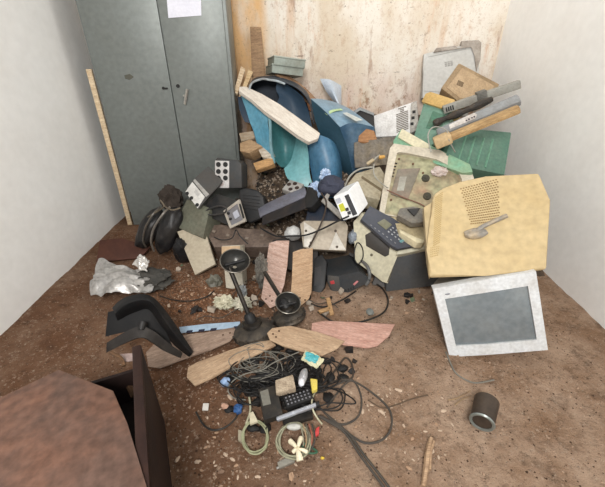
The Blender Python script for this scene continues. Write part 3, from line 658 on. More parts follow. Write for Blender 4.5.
part(t, 'vent_grille', vents([(430, 247), (440, 245), (438, 256), (430, 258)], 5, 5, .003, .003), mt('b39a66', .6, 0, .2), label='small vent patch at lower left')
c = py_.uv(475, 234); m = MB(); m.blob((c.x, c.y, .01), (.055, .03, .014), .15, 2, 3, seed=4); d = py_.uv(466, 237)
m.tube([c + V((0, 0, .012)), (py_.uv(482, 228) + V((0, 0, .02))), py_.uv(505, 218) + V((0, 0, .03))], .012, 8)
single('broken_bracket', 'grey and tan broken bracket lying on the yellowed monitor shell', 'bracket', m, mt('8b8781', .5, .1, .5, 'b99c68', 9), py_.M)
# white CRT monitor
pm = Pl(P(450, 356, 1.31), P(487, 353.5, 1.29), P(434, 290, 1.41))
t = thing('crt_monitor', 'white framed tube monitor with a grey screen, tilted on the dirt floor', 'monitor', pm.M)
o4 = [(449.5, 357), (433, 289), (487, 279.5), (536, 271), (548, 350), (487, 355)]
i4 = [(456, 346), (445, 299), (487, 292.5), (528, 286), (537, 340), (487, 344.5)]
m = MB(); m.ring(pm.poly(o4), pm.poly(i4), -.05, 0); part(t, 'bezel', m, mt('d6d9db', .45, 0, .3, 'a49a8c', 9))
m = MB(); m.poly(pm.poly(i4), -.03, -.008, .006); part(t, 'screen', m, GLS)
m = MB(); m.poly(pm.poly(o4), -.34, -.045, .01, scale_back=.62); part(t, 'rear_shell', m, mt('77736a', .6, 0, .4, '5b5146', 9), label='dusty grey rear shell')
m = MB(); c = pm.uv(447.5, 294); m.blob((c.x, c.y, .001), (.012, .005, .003), .1); part(t, 'badge', m, mt('8d9196', .4, .3, .2))
# ------------------------------------------------------------------ voltage stabilisers and dark boxes in the middle
def solid(pl, pts, back, bev=.005):                  # box from a traced face and a traced-back edge vector (world)
    f = pl.poly(pts); loc = pl.M.to_3x3().inverted() @ back
    t_ = bmesh.new(); a = [t_.verts.new((p.x, p.y, 0)) for p in f]; b = [t_.verts.new(V((p.x, p.y, 0)) + loc) for p in f]
    t_.faces.new(a); t_.faces.new(b[::-1]); k = len(f)
    for i in range(k): t_.faces.new((a[i], b[i], b[(i + 1) % k], a[(i + 1) % k]))
    bmesh.ops.recalc_face_normals(t_, faces=list(t_.faces)); bmesh.ops.bevel(t_, geom=list(t_.edges), offset=bev, segments=2, affect='EDGES')
    return MB().add(t_)
def disc(pl, px, py, r, h=.004, n=14):
    c = pl.uv(px, py); m = MB(); m.cyl((c.x, c.y, -.001), (c.x, c.y, h), r, n=n); return m
# socket box with white front
pl = Pl(P(218, 181, 2.5), P(228, 189, 2.47), P(216, 161, 2.58))
t = thing('stabilizer_box', 'black box with a white two-column socket panel, nearest the cabinet', 'electrical box', pl.M)
pl = Pl(P(216, 187, 2.5), P(229, 188, 2.48), P(216, 161, 2.56)); t.matrix_world = pl.M; ROOTM[t] = pl.M.copy()
part(t, 'case', MB().poly(pl.poly([(214, 188), (214.5, 160), (217, 157.5), (237, 160), (241, 164), (241.5, 188)]), -.14, -.006, .006), mt('3a3c3d', .5, 0, .3))
part(t, 'socket_panel', slab(pl, [(215, 188), (215, 160.5), (229, 161), (229, 188)], -.006, 0, .002), mt('cfccca', .5, 0, .3))
for px in (218.5, 225.5):
    for py in (164.5, 171.5, 178): part(t, 'socket', disc(pl, px, py, .0185), BLK)
part(t, 'dial', disc(pl, 222, 184, .013, .008), mt('b7a9a4', .4, 0, .2))
# white faced stabiliser
pl = Pl(P(197, 209, 2.3), P(210, 194, 2.36), P(186, 192, 2.39))
face = [(184.5, 192), (194.5, 178), (210.5, 194.5), (198, 210)]
t = thing('stabilizer_box', 'white-faced stabilizer box with three black sockets, tipped beside the socket box', 'electrical box', pl.M)
part(t, 'case', solid(pl, face, P(224, 181, 2.5) - P(210.5, 194.5, 2.36)), mt('4a4a49', .5, 0, .35))
part(t, 'front_panel', slab(pl, [(185.5, 192), (192.5, 182), (205, 197), (197.8, 208.5)], 0, .003, .001), mt('cfcdc8', .5, 0, .25))
part(t, 'front_panel', slab(pl, [(193.3, 181), (195, 179), (209.3, 194.3), (206, 197)], 0, .003, .001), mt('a4a29d', .5, 0, .3), label='grey strip along the front')
for px, py in ((187.3, 193.6), (191.6, 198.2), (197.3, 205)): part(t, 'socket', disc(pl, px, py, .014), BLK)
part(t, 'label_plate', slab(pl, [(194, 192), (196, 189.5), (200, 194), (198, 197)], .003, .0045, 0), mt('b5b3b0', .5, 0, .2))
# black stabiliser with grey front
pl = Pl(P(229, 226, 2.2), P(243, 222, 2.16), P(225, 210, 2.27))
t = thing('stabilizer_box', 'black rounded stabilizer box with a grey-framed front panel facing right', 'electrical box', pl.M)
pl = Pl(P(230, 227.5, 2.2), P(246, 222, 2.17), P(224.5, 211, 2.27)); t.matrix_world = pl.M; ROOTM[t] = pl.M.copy()
part(t, 'case', solid(pl, [(225, 211), (239.5, 200), (246, 221), (230.5, 228)], P(204, 196, 2.42) - P(225, 204, 2.27), .012), mt('2b2c2e', .45, 0, .4, '5d5549', 9))
m = MB(); m.ring(pl.poly([(224, 211), (239.5, 199.5), (246, 221.5), (230.5, 228.5)]), pl.poly([(227, 212), (238, 203.5), (243.5, 220), (232, 225.5)]), -.01, .008); part(t, 'front_frame', m, mt('b2aa9e', .5, 0, .25))
part(t, 'front_panel', slab(pl, [(227, 212), (238, 203.5), (243.5, 220), (232, 225.5)], -.002, .003, 0), mt('77777c', .4, 0, .3))
part(t, 'meter', slab(pl, [(233, 213), (237.5, 209.5), (240, 216), (235.5, 219)], .002, .006, .001), mt('b6b8c4', .3, 0, .2))
part(t, 'window', slab(pl, [(239.5, 204), (241, 203.6), (245, 218), (243.5, 219)], .004, .01, .001), BLK)
for px, py in ((229, 213.5), (231, 219)): part(t, 'knob', disc(pl, px, py, .01, .012), BLK)
m = MB(); a_ = [P(209, 209, 2.32), P(219, 206, 2.28), P(226, 208, 2.25), P(224, 213, 2.24), P(212, 215, 2.28), P(205, 213, 2.33)]
m.tube(a_, .006, 6, 5, True); part(t, 'moulding', m, mt('3a3b3c', .45, 0, .4), True)
# large dark curved monitor to the right, black set below
pl = Pl(P(240, 219, 2.36), P(265, 216, 2.34), P(240, 188, 2.46))
t = thing('tube_casing', 'black rounded monitor back standing right of the stabilizer boxes', 'monitor', pl.M)
part(t, 'shell', MB().poly(pl.poly([(238, 218), (238, 189), (246, 187), (258, 190), (264, 197), (266, 208), (262, 219), (250, 224)]), -.2, 0, .03, scale_back=.75, seg=3), mt('232426', .5, 0, .3, '4c443c', 9))
m = MB()
for k in range(5):
    p, q = pl.uv(243, 195 + k * 3.2), pl.uv(260, 197 + k * 3.4); m.tube([p, q], .003, 5, 0)
part(t, 'vent', m, mt('141517', .6, 0, .2))
# olive box, pale panel, black bags
pl = Pl(P(176, 226, 2.3), P(196, 232, 2.22), P(186, 203, 2.42))
t = thing('steel_box', 'dull olive-grey steel box beneath the white-faced stabilizer', 'box', pl.M)
part(t, 'box_body', slab(pl, [(174, 226), (187, 199), (210, 208), (203, 238), (190, 233)], -.18, 0, .006), mt('6d6f60', .55, .1, .4, '55493b', 7))
pl = Pl(P(195.5, 274, 2.02), P(214, 266, 2.05), P(178, 231, 2.26))
plate('metal_cover', 'beige flat panel leaning on the middle boxes, standing on the dirt', 'panel', pl, [(177, 231.5), (201, 224), (205, 231), (215.5, 264), (195, 275)], .03, mt('b5aa95', .55, 0, .3, '85755f', 7), bev=.005)
pl = Pl(P(207, 236, 2.24), P(238, 246, 2.16), P(212, 224, 2.34))
t = thing('equipment_chassis', 'dark brown-grey chassis lying under the black stabilizer', 'chassis', pl.M)
part(t, 'chassis_body', slab(pl, [(203, 226), (222, 224), (246, 230), (268, 228), (282, 238), (268, 247), (240, 247), (214, 247)], -.14, 0, .008), mt('5a4b42', .6, 0, .5, '857467', 9))
m = MB()
for px, py in ((214, 232), (228, 236), (247, 239), (262, 236)):
    c = pl.uv(px, py); m.box((c.x - .013, c.y - .01, 0), (c.x + .013, c.y + .01, .012), .002)
part(t, 'fitting', m, mt('8d8074', .5, 0, .4))
m = MB(); m.tube([P(214, 237, 2.16), P(222, 240, 2.12), P(232, 238, 2.1), P(236, 230, 2.12), P(240, 236, 2.08), P(248, 244, 2.06)], .004, 6)
single('power_cable', 'thin black cable looping over the dark chassis', 'cable', m, BLK, world=True)
BAG = mt('1b1b1d', .42, 0, .4, '4c443b', 8, .25)
def shell_bag(pxs, Y, lb, seed, rx, ry, rz, rot):
    c = P(*pxs, Y); m = MB(); m.blob((0, 0, 0), (rx, ry, rz), .14, 1.7, 4, seed=seed, M=Mx.Translation(c) @ Mx.Rotation(R(rot), 4, 'Y') @ Mx.Rotation(R(-20), 4, 'X'))
    t = thing('black_bag', lb, 'bag', Mx.Translation(c)); part(t, 'shell', m, BAG, True); return t, c
t, c = shell_bag((149, 229), 2.36, 'black rounded bag at the foot of the grey cabinet, left one', 3, .075, .07, .17, 30)
m = MB(); m.tube([P(146, 247, 2.27), P(143, 240, 2.25), P(146, 226, 2.26), P(154, 213, 2.3), P(160, 207, 2.36)], .007, 6); part(t, 'trim', m, mt('57534d', .4, .2, .4), True)
t, c = shell_bag((169, 230), 2.3, 'black rounded bag with a pale curved trim, right one below the cabinet', 5, .08, .07, .18, 24)
m = MB(); m.tube([P(154, 251, 2.2), P(151, 241, 2.18), P(154, 228, 2.19), P(163, 214, 2.22), P(170, 207, 2.28)], .008, 6); part(t, 'trim', m, mt('75706a', .4, .2, .4), True)
m = MB(); m.tube([P(148, 217, 2.34), P(158, 211, 2.28), P(164, 206, 2.26), P(160, 200, 2.3)], .006, 7); m.tube([P(164, 206, 2.26), P(172, 210, 2.22), P(180, 208, 2.22)], .0055, 7)
single('strap', 'frayed brownish strap knotted over the black rounded bags', 'strap', m, mt('6f6454', .8, 0, .5, '3a322a', 20), world=True)
m = MB(); m.blob(P(171, 199, 2.5), (.08, .07, .1), .4, 2.2, 4, seed=9)
single('cloth_bundle', 'dark brown crumpled cloth bundle against the lower right cabinet door', 'cloth', m, mt('3d352f', .9, 0, .5, '221d1a', 12, .5), world=True)
m = MB(); m.blob(P(182, 250, 2.2), (.06, .06, .1), .25, 2.5, 3, seed=12)
single('black_bag', 'small black bag slumped behind the beige flat panel', 'bag', m, BAG, world=True)
# power socket strip, laptop bar, blue bag, dark case
pl = Pl(P(284, 190, 2.44), P(298, 194, 2.38), P(290, 180, 2.54))
t = thing('socket_strip', 'grey steel socket plate with four dark outlets below the teal drum', 'socket plate', pl.M)
part(t, 'plate_body', slab(pl, [(282, 189), (290, 179.5), (304, 184), (297, 194)], -.04, 0, .004), mt('b9b5b0', .45, .2, .35))
for px, py in ((289, 184.5), (295, 183.8), (290.5, 189.3), (297, 188)): part(t, 'outlet', disc(pl, px, py, .016), mt('3b2f2c', .5, 0, .3))
pl = Pl(P(266, 214, 2.28), P(306, 196, 2.26), P(264, 203, 2.38))
t = thing('computer_drive', 'black long device with a blue-grey brushed top lying below the socket plate', 'device', pl.M)
part(t, 'device_body', solid(pl, [(262, 226), (285, 217), (313, 206), (318, 193), (310, 187), (306, 197), (280, 209), (262, 214)], V((0, .16, -.02))), mt('222327', .5, 0, .35))
part(t, 'top_cover', MB().poly(Pl(P(264, 214, 2.29), P(306, 196, 2.26), P(262, 203, 2.42)).poly([(258, 208), (283, 196), (305, 187.5), (307, 196), (280, 208), (260, 217)]), -.01, .004, .002, M=Pl(P(264, 214, 2.29), P(306, 196, 2.26), P(262, 203, 2.42)).M), mt('8b8c9a', .4, .4, .3), True, label='blue-grey brushed cover')
part(t, 'end_cap', MB().poly(pl.poly([(305, 198), (309, 187), (313, 188), (319, 200), (312, 208), (306, 208)]), -.05, .008, .006, M=pl.M), BLK, True)
for (cx, cy, Y, rx, ry, sd, lb) in ((316, 190, 2.33, .045, .055, 21, 'pale blue crumpled plastic bag beside the black device end'), (325, 176, 2.42, .035, .05, 22, 'pale blue crumpled plastic scrap below the blue drum')):
    m = MB(); m.blob(P(cx, cy, Y), (rx, .04, ry), .5, 3.2, 4, seed=sd)
    single('plastic_bag', lb, 'bag', m, mt('9db5d6', .25, 0, .35, 'e6ecf4', 22, .4), world=True, smooth=20)
m = MB(); m.blob(P(331, 186, 2.3), (.09, .08, .07), .3, 2.3, 3, seed=31)
single('cloth_bundle', 'dark blue-grey cloth wad between the blue drum and the white electrical box', 'cloth', m, mt('3e4150', .8, 0, .5, '22242c', 12, .4), world=True)
pl = Pl(P(312, 216, 2.2), P(334, 216, 2.18), P(312, 204, 2.28))
t = thing('dark_case', 'navy case lying flat behind the pale chassis plate with screw holes', 'case', pl.M)
part(t, 'case_body', slab(pl, [(305, 222), (309, 203), (332, 202), (346, 214), (346, 224)], -.14, 0, .008), mt('27313f', .5, 0, .35))
pl = Pl(P(322, 202, 2.16), P(333, 212, 2.08), P(328, 196, 2.2))
plate('metal_bracket', 'grey steel bracket strip left of the white electrical box', 'bracket', pl, [(321, 201), (327, 193), (330, 195), (327, 200), (342, 213), (341, 219)], .012, mt('a5a19a', .45, .2, .4))
# pale chassis plate with screw holes
pl = Pl(P(304, 248, 2.0), P(347, 251, 1.96), P(305, 221, 2.12))
t = thing('chassis_plate', 'pale dusty metal chassis plate with screw holes, under the white electrical box', 'chassis', pl.M)
part(t, 'plate_body', slab(pl, [(300, 224), (304, 220.5), (345, 221), (348, 226), (346, 251), (310, 249), (303, 247)], -.07, 0, .005), mt('a79c8b', .5, .1, .35, '7d6d5a', 6))
for tri in ([(304, 247), (304, 222), (316, 230), (309, 247)], [(329, 250), (336, 232), (346, 250)]): part(t, 'plate_patch', slab(pl, tri, 0, .003, .001), mt('c7c2b8', .5, .1, .3, '8d8170', 8), label='paler triangular bracket')
for px, py in ((306, 231), (335.5, 231), (337, 247), (311, 243)): part(t, 'screw_hole', disc(pl, px, py, .009, .004), mt('4c4238', .6, 0, .3))
m = MB(); m.blob(P(293, 233, 2.1), (.055, .05, .05), .2, 2, 3, seed=41)
single('plastic_cup', 'crushed white plastic cup left of the pale chassis plate', 'cup', m, mt('c3c4c2', .4, 0, .35), world=True)
m = MB(); m.blob(P(353, 237, 2.05), (.03, .04, .05), .25, 2, 3, seed=42)
single('plastic_scrap', 'pale grey-blue plastic scrap between chassis plate and fax printer', 'plastic scrap', m, mt('8d97a2', .4, 0, .4), world=True)
m = MB(); m.tube([P(262, 229, 2.12), P(276, 236, 2.02), P(290, 236, 1.98), P(306, 235, 1.95), P(322, 229, 1.94), P(336, 222, 1.92), P(349, 216, 1.9)], .0055, 7)
single('power_cable', 'black cable stretched across the pale chassis plate to the white box', 'cable', m, BLK, world=True)
m = MB(); m.tube([P(309, 247, 1.95), P(314, 238, 1.96), P(320, 226, 2.0), P(325, 212, 2.06), P(326, 201, 2.12), P(321, 193, 2.2)], .0055, 7)
single('power_cable', 'dark brown cable rising past the pale chassis plate to the blue drum', 'cable', m, mt('3b312b', .5, 0, .3), world=True)
m = MB(); m.tube([P(357, 243, 2.0), P(362, 247, 1.96), P(363, 257, 1.92), P(358, 264, 1.9), P(354, 256, 1.95)], .004, 6, 6, True)
single('power_cable', 'thin black cable ring hung between chassis plate and fax printer', 'cable', m, BLK, world=True)
# black UPS
pl = Pl(P(331, 291, 1.86), P(367, 281, 1.84), P(333, 270, 1.9))
t = thing('power_supply', 'black six-sided power supply box with red badges on the dirt', 'power supply', pl.M)
part(t, 'case', solid(pl, [(327, 281), (331, 291), (338, 296), (348, 293.5), (366, 284.5), (369, 278), (360, 272), (338, 276.5), (328, 276)], P(349, 254.5, 2.12) - P(360, 272, 1.87), .006), mt('35383b', .45, 0, .35, '5a4f44', 8))
part(t, 'end_panel', slab(pl, [(328, 275), (339, 276.5), (341, 294.5), (333, 291.5), (328, 282)], -.002, .005, .002), mt('494846', .5, 0, .4), label='dark grey end panel')
m = MB(); m.tube([P(350, 254, 2.08), P(359, 259, 1.98), (P(367, 266, 1.9)), P(369.5, 273, 1.86), P(369, 280, 1.845), P(366, 285, 1.84)], .011, 7); part(t, 'edge_trim', m, mt('66696a', .5, 0, .4), True, label='paler grey edge')
part(t, 'badge', slab(pl, [(330, 281), (334, 280), (335, 283.5), (331, 284)], .004, .007, .001), mt('b8393f', .4, 0, .2), label='red badge on the end panel')
part(t, 'badge', slab(pl, [(353, 284), (357, 280.5), (358.5, 281.5), (354.5, 285.5)], 0, .003, .0005), mt('d98a8c', .4, 0, .3), label='red and white badge on the front')
m = MB()
for k in range(7): m.box((pl.uv(338 + k * 2.6, 292.5 - k * .9).x - .004, pl.uv(338 + k * 2.6, 292.5 - k * .9).y - .012, -.01), (pl.uv(338 + k * 2.6, 292.5 - k * .9).x + .004, pl.uv(338 + k * 2.6, 292.5 - k * .9).y + .004, .004), .001)
part(t, 'foot_ridge', m, BLK)
# black boxes behind the blades
pl = Pl(P(312, 290, 1.86), P(326, 290, 1.85), P(313, 258, 2.0))
t = thing('speaker_box', 'black upright box between the tan fan blade and the power supply', 'box', pl.M)
part(t, 'box_body', slab(pl, [(312, 292), (314, 258), (322, 254), (327, 262), (325, 287), (320, 295)], -.12, 0, .01), BLK)
part(t, 'grille', slab(pl, [(314, 286), (315, 268), (321, 266), (321, 285)], -.001, .003, .001), mt('2f3134', .6, 0, .3))
pl = Pl(P(276, 256, 2.06), P(310, 258, 2.02), P(278, 236, 2.16))
t = thing('steel_box', 'blackened low box behind the tops of the two upright fan blades', 'box', pl.M)
part(t, 'box_body', slab(pl, [(270, 262), (272, 240), (290, 236), (318, 250), (318, 275), (290, 270)], -.14, 0, .01), mt('2b2a2a', .55, 0, .5, '564b40', 10))
# white box, crumpled bags near the cup
pl = Pl(P(226, 289, 1.88), P(242, 287, 1.87), P(223, 268, 1.95))
t = thing('small_carton', 'small off-white carton under the fan canopy cup', 'carton', pl.M)
part(t, 'carton_body', slab(pl, [(226, 288), (222, 246), (240, 245), (243, 285), (233, 289)], -.09, 0, .004), mt('bfb8a8', .6, 0, .35, '8a7a62', 8))
part(t, 'flap', slab(pl, [(222, 257), (222, 246.5), (240, 246), (241, 256)], -.001, .006, .001), mt('c2a583', .6, 0, .3), label='tan cardboard flap')
for cx, cy, rx, rz, sd, lb, colr in ((225, 302, .055, .035, 51, 'cream crumpled plastic wrapper on the dirt left of the fan rod', 'cfc8b0'), (243, 303, .05, .035, 52, 'off-white crumpled paper ball against the fan rod', 'c5bfae'), (243, 292, .025, .04, 53, 'shiny grey torn plastic piece behind the fan rod', '9ea2a6')):
    p = Z(cx, cy + 4, .0); m = MB(); m.blob(p + V((0, 0, rz * .8)), (rx, .045, rz), .55, 3.5, 4, seed=sd)
    single('crumpled_wrapper', lb, 'wrapper', m, mt(colr, .5, 0, .5, '7d8168', 18, .4), world=True, smooth=15)
m = MB(); m.blob(P(215, 283, 1.95), (.05, .04, .06), .45, 3, 3, seed=55)
single('plastic_bag', 'grey-green dirty plastic bag at the foot of the beige flat panel', 'bag', m, mt('5f5d53', .5, 0, .5, '8d8a7d', 14, .4), world=True, smooth=20)
m = MB(); m.blob(P(262, 272, 1.86), (.04, .05, .12), .4, 3, 4, seed=56)
single('cloth_bundle', 'grey dusty rag bundle left of the pink upright fan blade', 'cloth', m, mt('5d5a55', .8, 0, .6, '8a8378', 12, .5), world=True)
# ------------------------------------------------------------------ two dismantled ceiling fans
GUN = mt('262524', .38, .5, .4, '6b5d4d', 9); GUN2 = mt('393633', .5, .4, .6, '7d705f', 16, .4)
def fan(label, base, top, rs, cup, cup_ax, cup_r, motor_tilt):
    t = thing('ceiling_fan', label, 'ceiling fan', Mx.Translation(base))
    Mm = Mx.Translation(base) @ motor_tilt
    s = rs
    m = MB(); m.lathe([(0, 0), (.075 * s, 0), (.098 * s, .008), (.105 * s, .022), (.1 * s, .032), (.1 * s, .046), (.088 * s, .058), (.06 * s, .07), (.035 * s, .076), (0, .078)], Mm)
    for k in range(14):
        an = k * 2 * math.pi / 14; m.box((.086 * s, -.006, .036), (.108 * s, .006, .05), .002, Mm @ Mx.Rotation(an, 4, 'Z'))
    part(t, 'motor', m, GUN2, True)
    m = MB(); m.lathe([(.044 * s, .07), (.05 * s, .078), (.046 * s, .09), (.02 * s, .098), (0, .098)], Mm, 20); part(t, 'motor_cap', m, GUN, True)
    a0 = Mm @ V((0, 0, .088)); d = (top - a0).normalized()
    m = MB(); m.cyl(a0, top, .0125, bev=.002); part(t, 'downrod', m, GUN, True)
    m = MB(); q = d.to_track_quat('Z', 'Y').to_matrix().to_4x4()
    m.lathe([(.0, -.012), (.024, -.01), (.031, .01), (.03, .035), (.022, .052), (.012, .056)], Mx.Translation(a0) @ q, 18); part(t, 'rod_collar', m, BLK, True)
    if cup:
        q = cup_ax.to_track_quat('Z', 'Y').to_matrix().to_4x4(); r = cup_r
        m = MB(); m.lathe([(.012, -.062), (.03, -.06), (.05 * r / .08, -.045), (r * .9, -.015), (r, .0), (r * 1.03, .004), (r * .97, .006), (r * .86, -.012), (.045 * r / .08, -.04), (.012, -.052)], Mx.Translation(cup) @ q, 32)
        c = part(t, 'canopy', m, mt('3a3a39', .3, .5, .35, '6f665a', 9), True, label='open canopy cup')
        ring = [cup + q.to_3x3() @ V((r * 1.02 * math.cos(an * .2618), r * 1.02 * math.sin(an * .2618), .004)) for an in range(24)]
        m = MB(); m.tube(ring, .003, 6, 0, True); part(c, 'rim', m, mt('6f6b63', .35, .5, .3), True, label='lighter worn rim')
        m = MB(); m.cyl(cup + q.to_3x3() @ V((-r * .7, 0, -.018)), cup + q.to_3x3() @ V((r * .7, 0, -.012)), .008); part(c, 'hanger_bar', m, BLK, True)
    return t
b1 = Z(255, 336, .0); c1 = P(235, 261, 1.62)
fan('dusty ceiling fan motor, its rod rising left to an open canopy cup', b1, P(229.5, 268, 1.60), 1.1, c1, V((.16, -.35, .9)), .078, Mx.Rotation(R(-8), 4, 'X') @ Mx.Rotation(R(-9), 4, 'Y'))
b2 = Z(290, 327, .0); 
fan('black ceiling fan motor between the upright blades, its short bare rod leaning left', b2 + V((0, .05, 0)), P(264.5, 272, 1.78), .95, Z(288, 303, .12), V((.1, -.3, .9)), .07, Mx.Rotation(R(-14), 4, 'X') @ Mx.Rotation(R(-14), 4, 'Y'))
def blade(lb, a, b, c, pts, mat, holes, th=.008):
    pl = Pl(a, b, c); t = thing('fan_blade', lb, 'fan blade', pl.M, 'loose fan blades')
    part(t, 'blade_board', slab(pl, pts, -th, 0, .003), mat)
    for px, py in holes: part(t, 'screw_hole', disc(pl, px, py, .0055, .0012, 10), mt('4a3426', .7, 0, .2))
PK = wood('cdb0a2', 'a07c6c'); TN = wood('c4a585', '9a7858'); TN2 = wood('bba083', '92755a')
blade('pinkish wooden fan blade leaning upright beside the bare fan rod', Z(262, 300, .05), Z(276, 306, .05), Z(276, 243, .30), [(269, 243), (277, 240.5), (289, 240.5), (287, 265), (284, 284), (277, 305), (270, 308), (261, 298), (264, 280)], PK, [(270, 296), (272, 301), (266, 299)])
blade('tan wooden fan blade leaning upright right of the pinkish one', Z(291, 304, .05), Z(310, 298, .05), Z(294, 250, .28), [(293, 252), (301, 249), (313, 248), (312.5, 270), (311.5, 292), (309, 299), (302, 305), (295, 308.5), (290, 305), (292, 280)], TN, [(295, 303.5), (300, 298), (305, 300)])
blade('pinkish wooden fan blade lying flat on the dirt, farthest right', Z(330, 335, .02), Z(378, 342, .02), Z(335, 321, .035), [(312, 323), (325, 320.5), (352, 322), (395, 324), (389, 336), (377, 346), (367, 348), (345, 345), (318, 339), (311, 332)], wood('c9a293', 'a07262'), [])
blade('tan wooden fan blade lying over the cables, right of the dusty motor', Z(275, 343, .075), Z(322, 355, .035), Z(290, 326, .09), [(267, 333), (272, 328), (290, 325.5), (318, 332), (345, 341), (337, 349), (322, 356), (300, 351), (283, 346), (270, 340)], TN2, [(273, 334), (276, 337), (279, 331)])
blade('tan wooden fan blade with a pointed end, lying nearest the cable tangle', Z(195, 385, .02), Z(270, 346, .05), Z(190, 366, .03), [(186.5, 377), (188, 367), (197, 362), (230, 350), (255, 342), (270, 340), (276, 345), (262, 352), (236, 363), (212, 378), (195, 386)], TN2, [])
blade('grey-brown wooden fan blade behind the tan pointed one, under the black armrest', Z(160, 366, .015), Z(235, 340, .03), Z(160, 345, .025), [(146, 352), (158, 340), (182, 335), (208, 332), (234, 327), (238, 332), (230, 341), (212, 349), (186, 358), (160, 368), (148, 366)], wood('9c8675', '745d4f'), [(223, 335), (230, 333)])
# pale blue strip with dark blocks along the blade
pl = Pl(Z(182, 332, .02), Z(238, 326, .03), Z(181, 326, .03))
t = thing('plastic_strip', 'pale blue plastic strip with dark rectangles along the grey-brown blade', 'strip', pl.M)
part(t, 'strip_band', slab(pl, [(179, 327), (205, 324), (240, 321.5), (240, 327.5), (205, 330.5), (181, 333)], -.003, 0, .001), mt('93a9bd', .4, 0, .3, 'b9c6d0', 8))
for a0 in (187, 199, 211, 234): part(t, 'printed_block', slab(pl, [(a0, 330.6 - (a0 - 187) * .09), (a0 + 6, 330 - (a0 - 187) * .09), (a0 + 5, 332.6 - (a0 - 187) * .09), (a0 - 1, 333 - (a0 - 187) * .09)], .0, .0006, 0), mt('1b2338', .5, 0, .2))
# ------------------------------------------------------------------ lower left: rusty steel box, armrest, foil bag
RST = mt('4a352e', .6, .2, .7, '8a5f48', 6, .3); RSD = mt('231917', .6, .2, .5, '38251f', 7, .3); INS = mt('1d1715', .8, 0, .4, '3a2b22', 9)  # RSD and INS: rust darkened to carry the shade on walls and inside
zt = .45
f_ = Z(141, 345, zt); n_ = Z(150, 487, zt); dr = (n_ - f_); n2 = f_ + dr * 1.35
xa = V((-dr.y, dr.x, 0)).normalized()
if xa.x > 0: xa = -xa
MR = Mx(((-xa.x, -dr.normalized().x, 0, f_.x), (-xa.y, -dr.normalized().y, 0, f_.y), (0, 0, 1, 0), (0, 0, 0, 1)))
L_ = dr.length * 1.35; WD = .52
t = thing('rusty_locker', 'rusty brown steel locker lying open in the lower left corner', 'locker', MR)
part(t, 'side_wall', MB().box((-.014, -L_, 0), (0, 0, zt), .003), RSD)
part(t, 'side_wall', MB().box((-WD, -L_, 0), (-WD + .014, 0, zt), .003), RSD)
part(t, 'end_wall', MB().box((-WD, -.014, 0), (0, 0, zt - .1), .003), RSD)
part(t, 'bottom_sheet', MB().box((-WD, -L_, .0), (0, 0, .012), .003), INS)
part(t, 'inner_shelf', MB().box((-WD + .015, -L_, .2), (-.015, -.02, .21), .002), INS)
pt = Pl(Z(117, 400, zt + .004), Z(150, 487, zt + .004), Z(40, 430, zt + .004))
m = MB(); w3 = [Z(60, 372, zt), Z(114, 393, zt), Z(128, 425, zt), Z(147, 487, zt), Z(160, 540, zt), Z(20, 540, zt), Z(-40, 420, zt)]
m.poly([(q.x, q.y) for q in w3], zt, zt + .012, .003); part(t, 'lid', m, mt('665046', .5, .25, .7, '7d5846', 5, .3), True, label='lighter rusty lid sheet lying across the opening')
m = MB(); m.box((-.03, -L_, zt - .02), (-.0, -.0, zt + .004), .004); part(t, 'rim', m, mt('2c1f1c', .5, .3, .5, '4f352b', 8), )
pl = Pl(Z(121, 362, .33), Z(137, 360, .33), Z(120, 354, .33))
plate('paper_label', 'dirty pinkish paper slip inside the rusty locker', 'paper', pl, [(120, 354), (136, 353), (137.5, 360), (122, 362)], .003, mt('a08d88', .8, 0, .5), bev=0)
m = MB(); m.tube([Z(110, 352, .36), Z(121, 358, .35), Z(124, 366, .34)], .007, 6); m.tube([Z(118, 372, .3), Z(128, 384, .28), Z(134, 396, .26)], .012, 6)
single('wooden_stick', 'brown stick lying inside the rusty locker', 'stick', m, wood('6d4f34', '3d2a1b'), world=True)
# armrest
ARM = mt('0e0e10', .6, 0, .35, '3c3834', 8, .2)
t = thing('chair_armrest', 'black bent chair armrest arching over the grey-brown fan blade', 'armrest', Mx.Translation(Z(150, 345, .2)))
ou = [(112, 308, 1.28), (119, 301, 1.30), (129, 296, 1.32), (143, 294, 1.33), (154, 298, 1.33), (166, 311, 1.325), (182, 334, 1.31), (193, 351, 1.29)]
mi = [(115, 314, 1.24), (122, 307, 1.25), (132, 302, 1.27), (145, 300, 1.28), (154, 305, 1.28), (164, 320, 1.275), (179, 340, 1.27), (192, 354, 1.27)]
im = [(118, 322, 1.26), (126, 316, 1.27), (136, 312, 1.29), (146, 309, 1.30), (153, 314, 1.30), (161, 330, 1.295), (175, 346, 1.28), (189, 357, 1.275)]
m = MB(); m.loft([[P(*p) for p in c] for c in (ou, mi, im)], .018, 5); part(t, 'arm_pad', m, ARM, True)
m = MB(); m.loft([[P(108, 312, 1.27), P(124, 308, 1.3), P(138, 305, 1.32), P(150, 308, 1.32), P(162, 325, 1.3)], [P(106, 336, 1.22), P(124, 332, 1.24), P(138, 330, 1.25), P(152, 336, 1.25), P(172, 346, 1.26)]], .01, 5); part(t, 'under_shell', m, mt('121213', .7, 0, .3, '2c2826', 8), True)
m = MB(); m.loft([[P(108, 342, 1.18), P(124, 333, 1.2), P(140, 327, 1.22), P(152, 331, 1.22), P(168, 343, 1.22), P(182, 352, 1.23)], [P(108, 352, 1.16), P(124, 344, 1.17), P(141, 338, 1.18), P(152, 343, 1.18), P(164, 351, 1.19), P(180, 357, 1.22)]], .012, 5); part(t, 'bracket', m, mt('231f1d', .55, .1, .5, '55504a', 8), True, label='grey-brown bracket under the pad')
m = MB(); m.cyl(P(141, 330, 1.2), P(143, 322, 1.23), .014, .018, bev=.003); part(t, 'pivot', m, BLK, True)
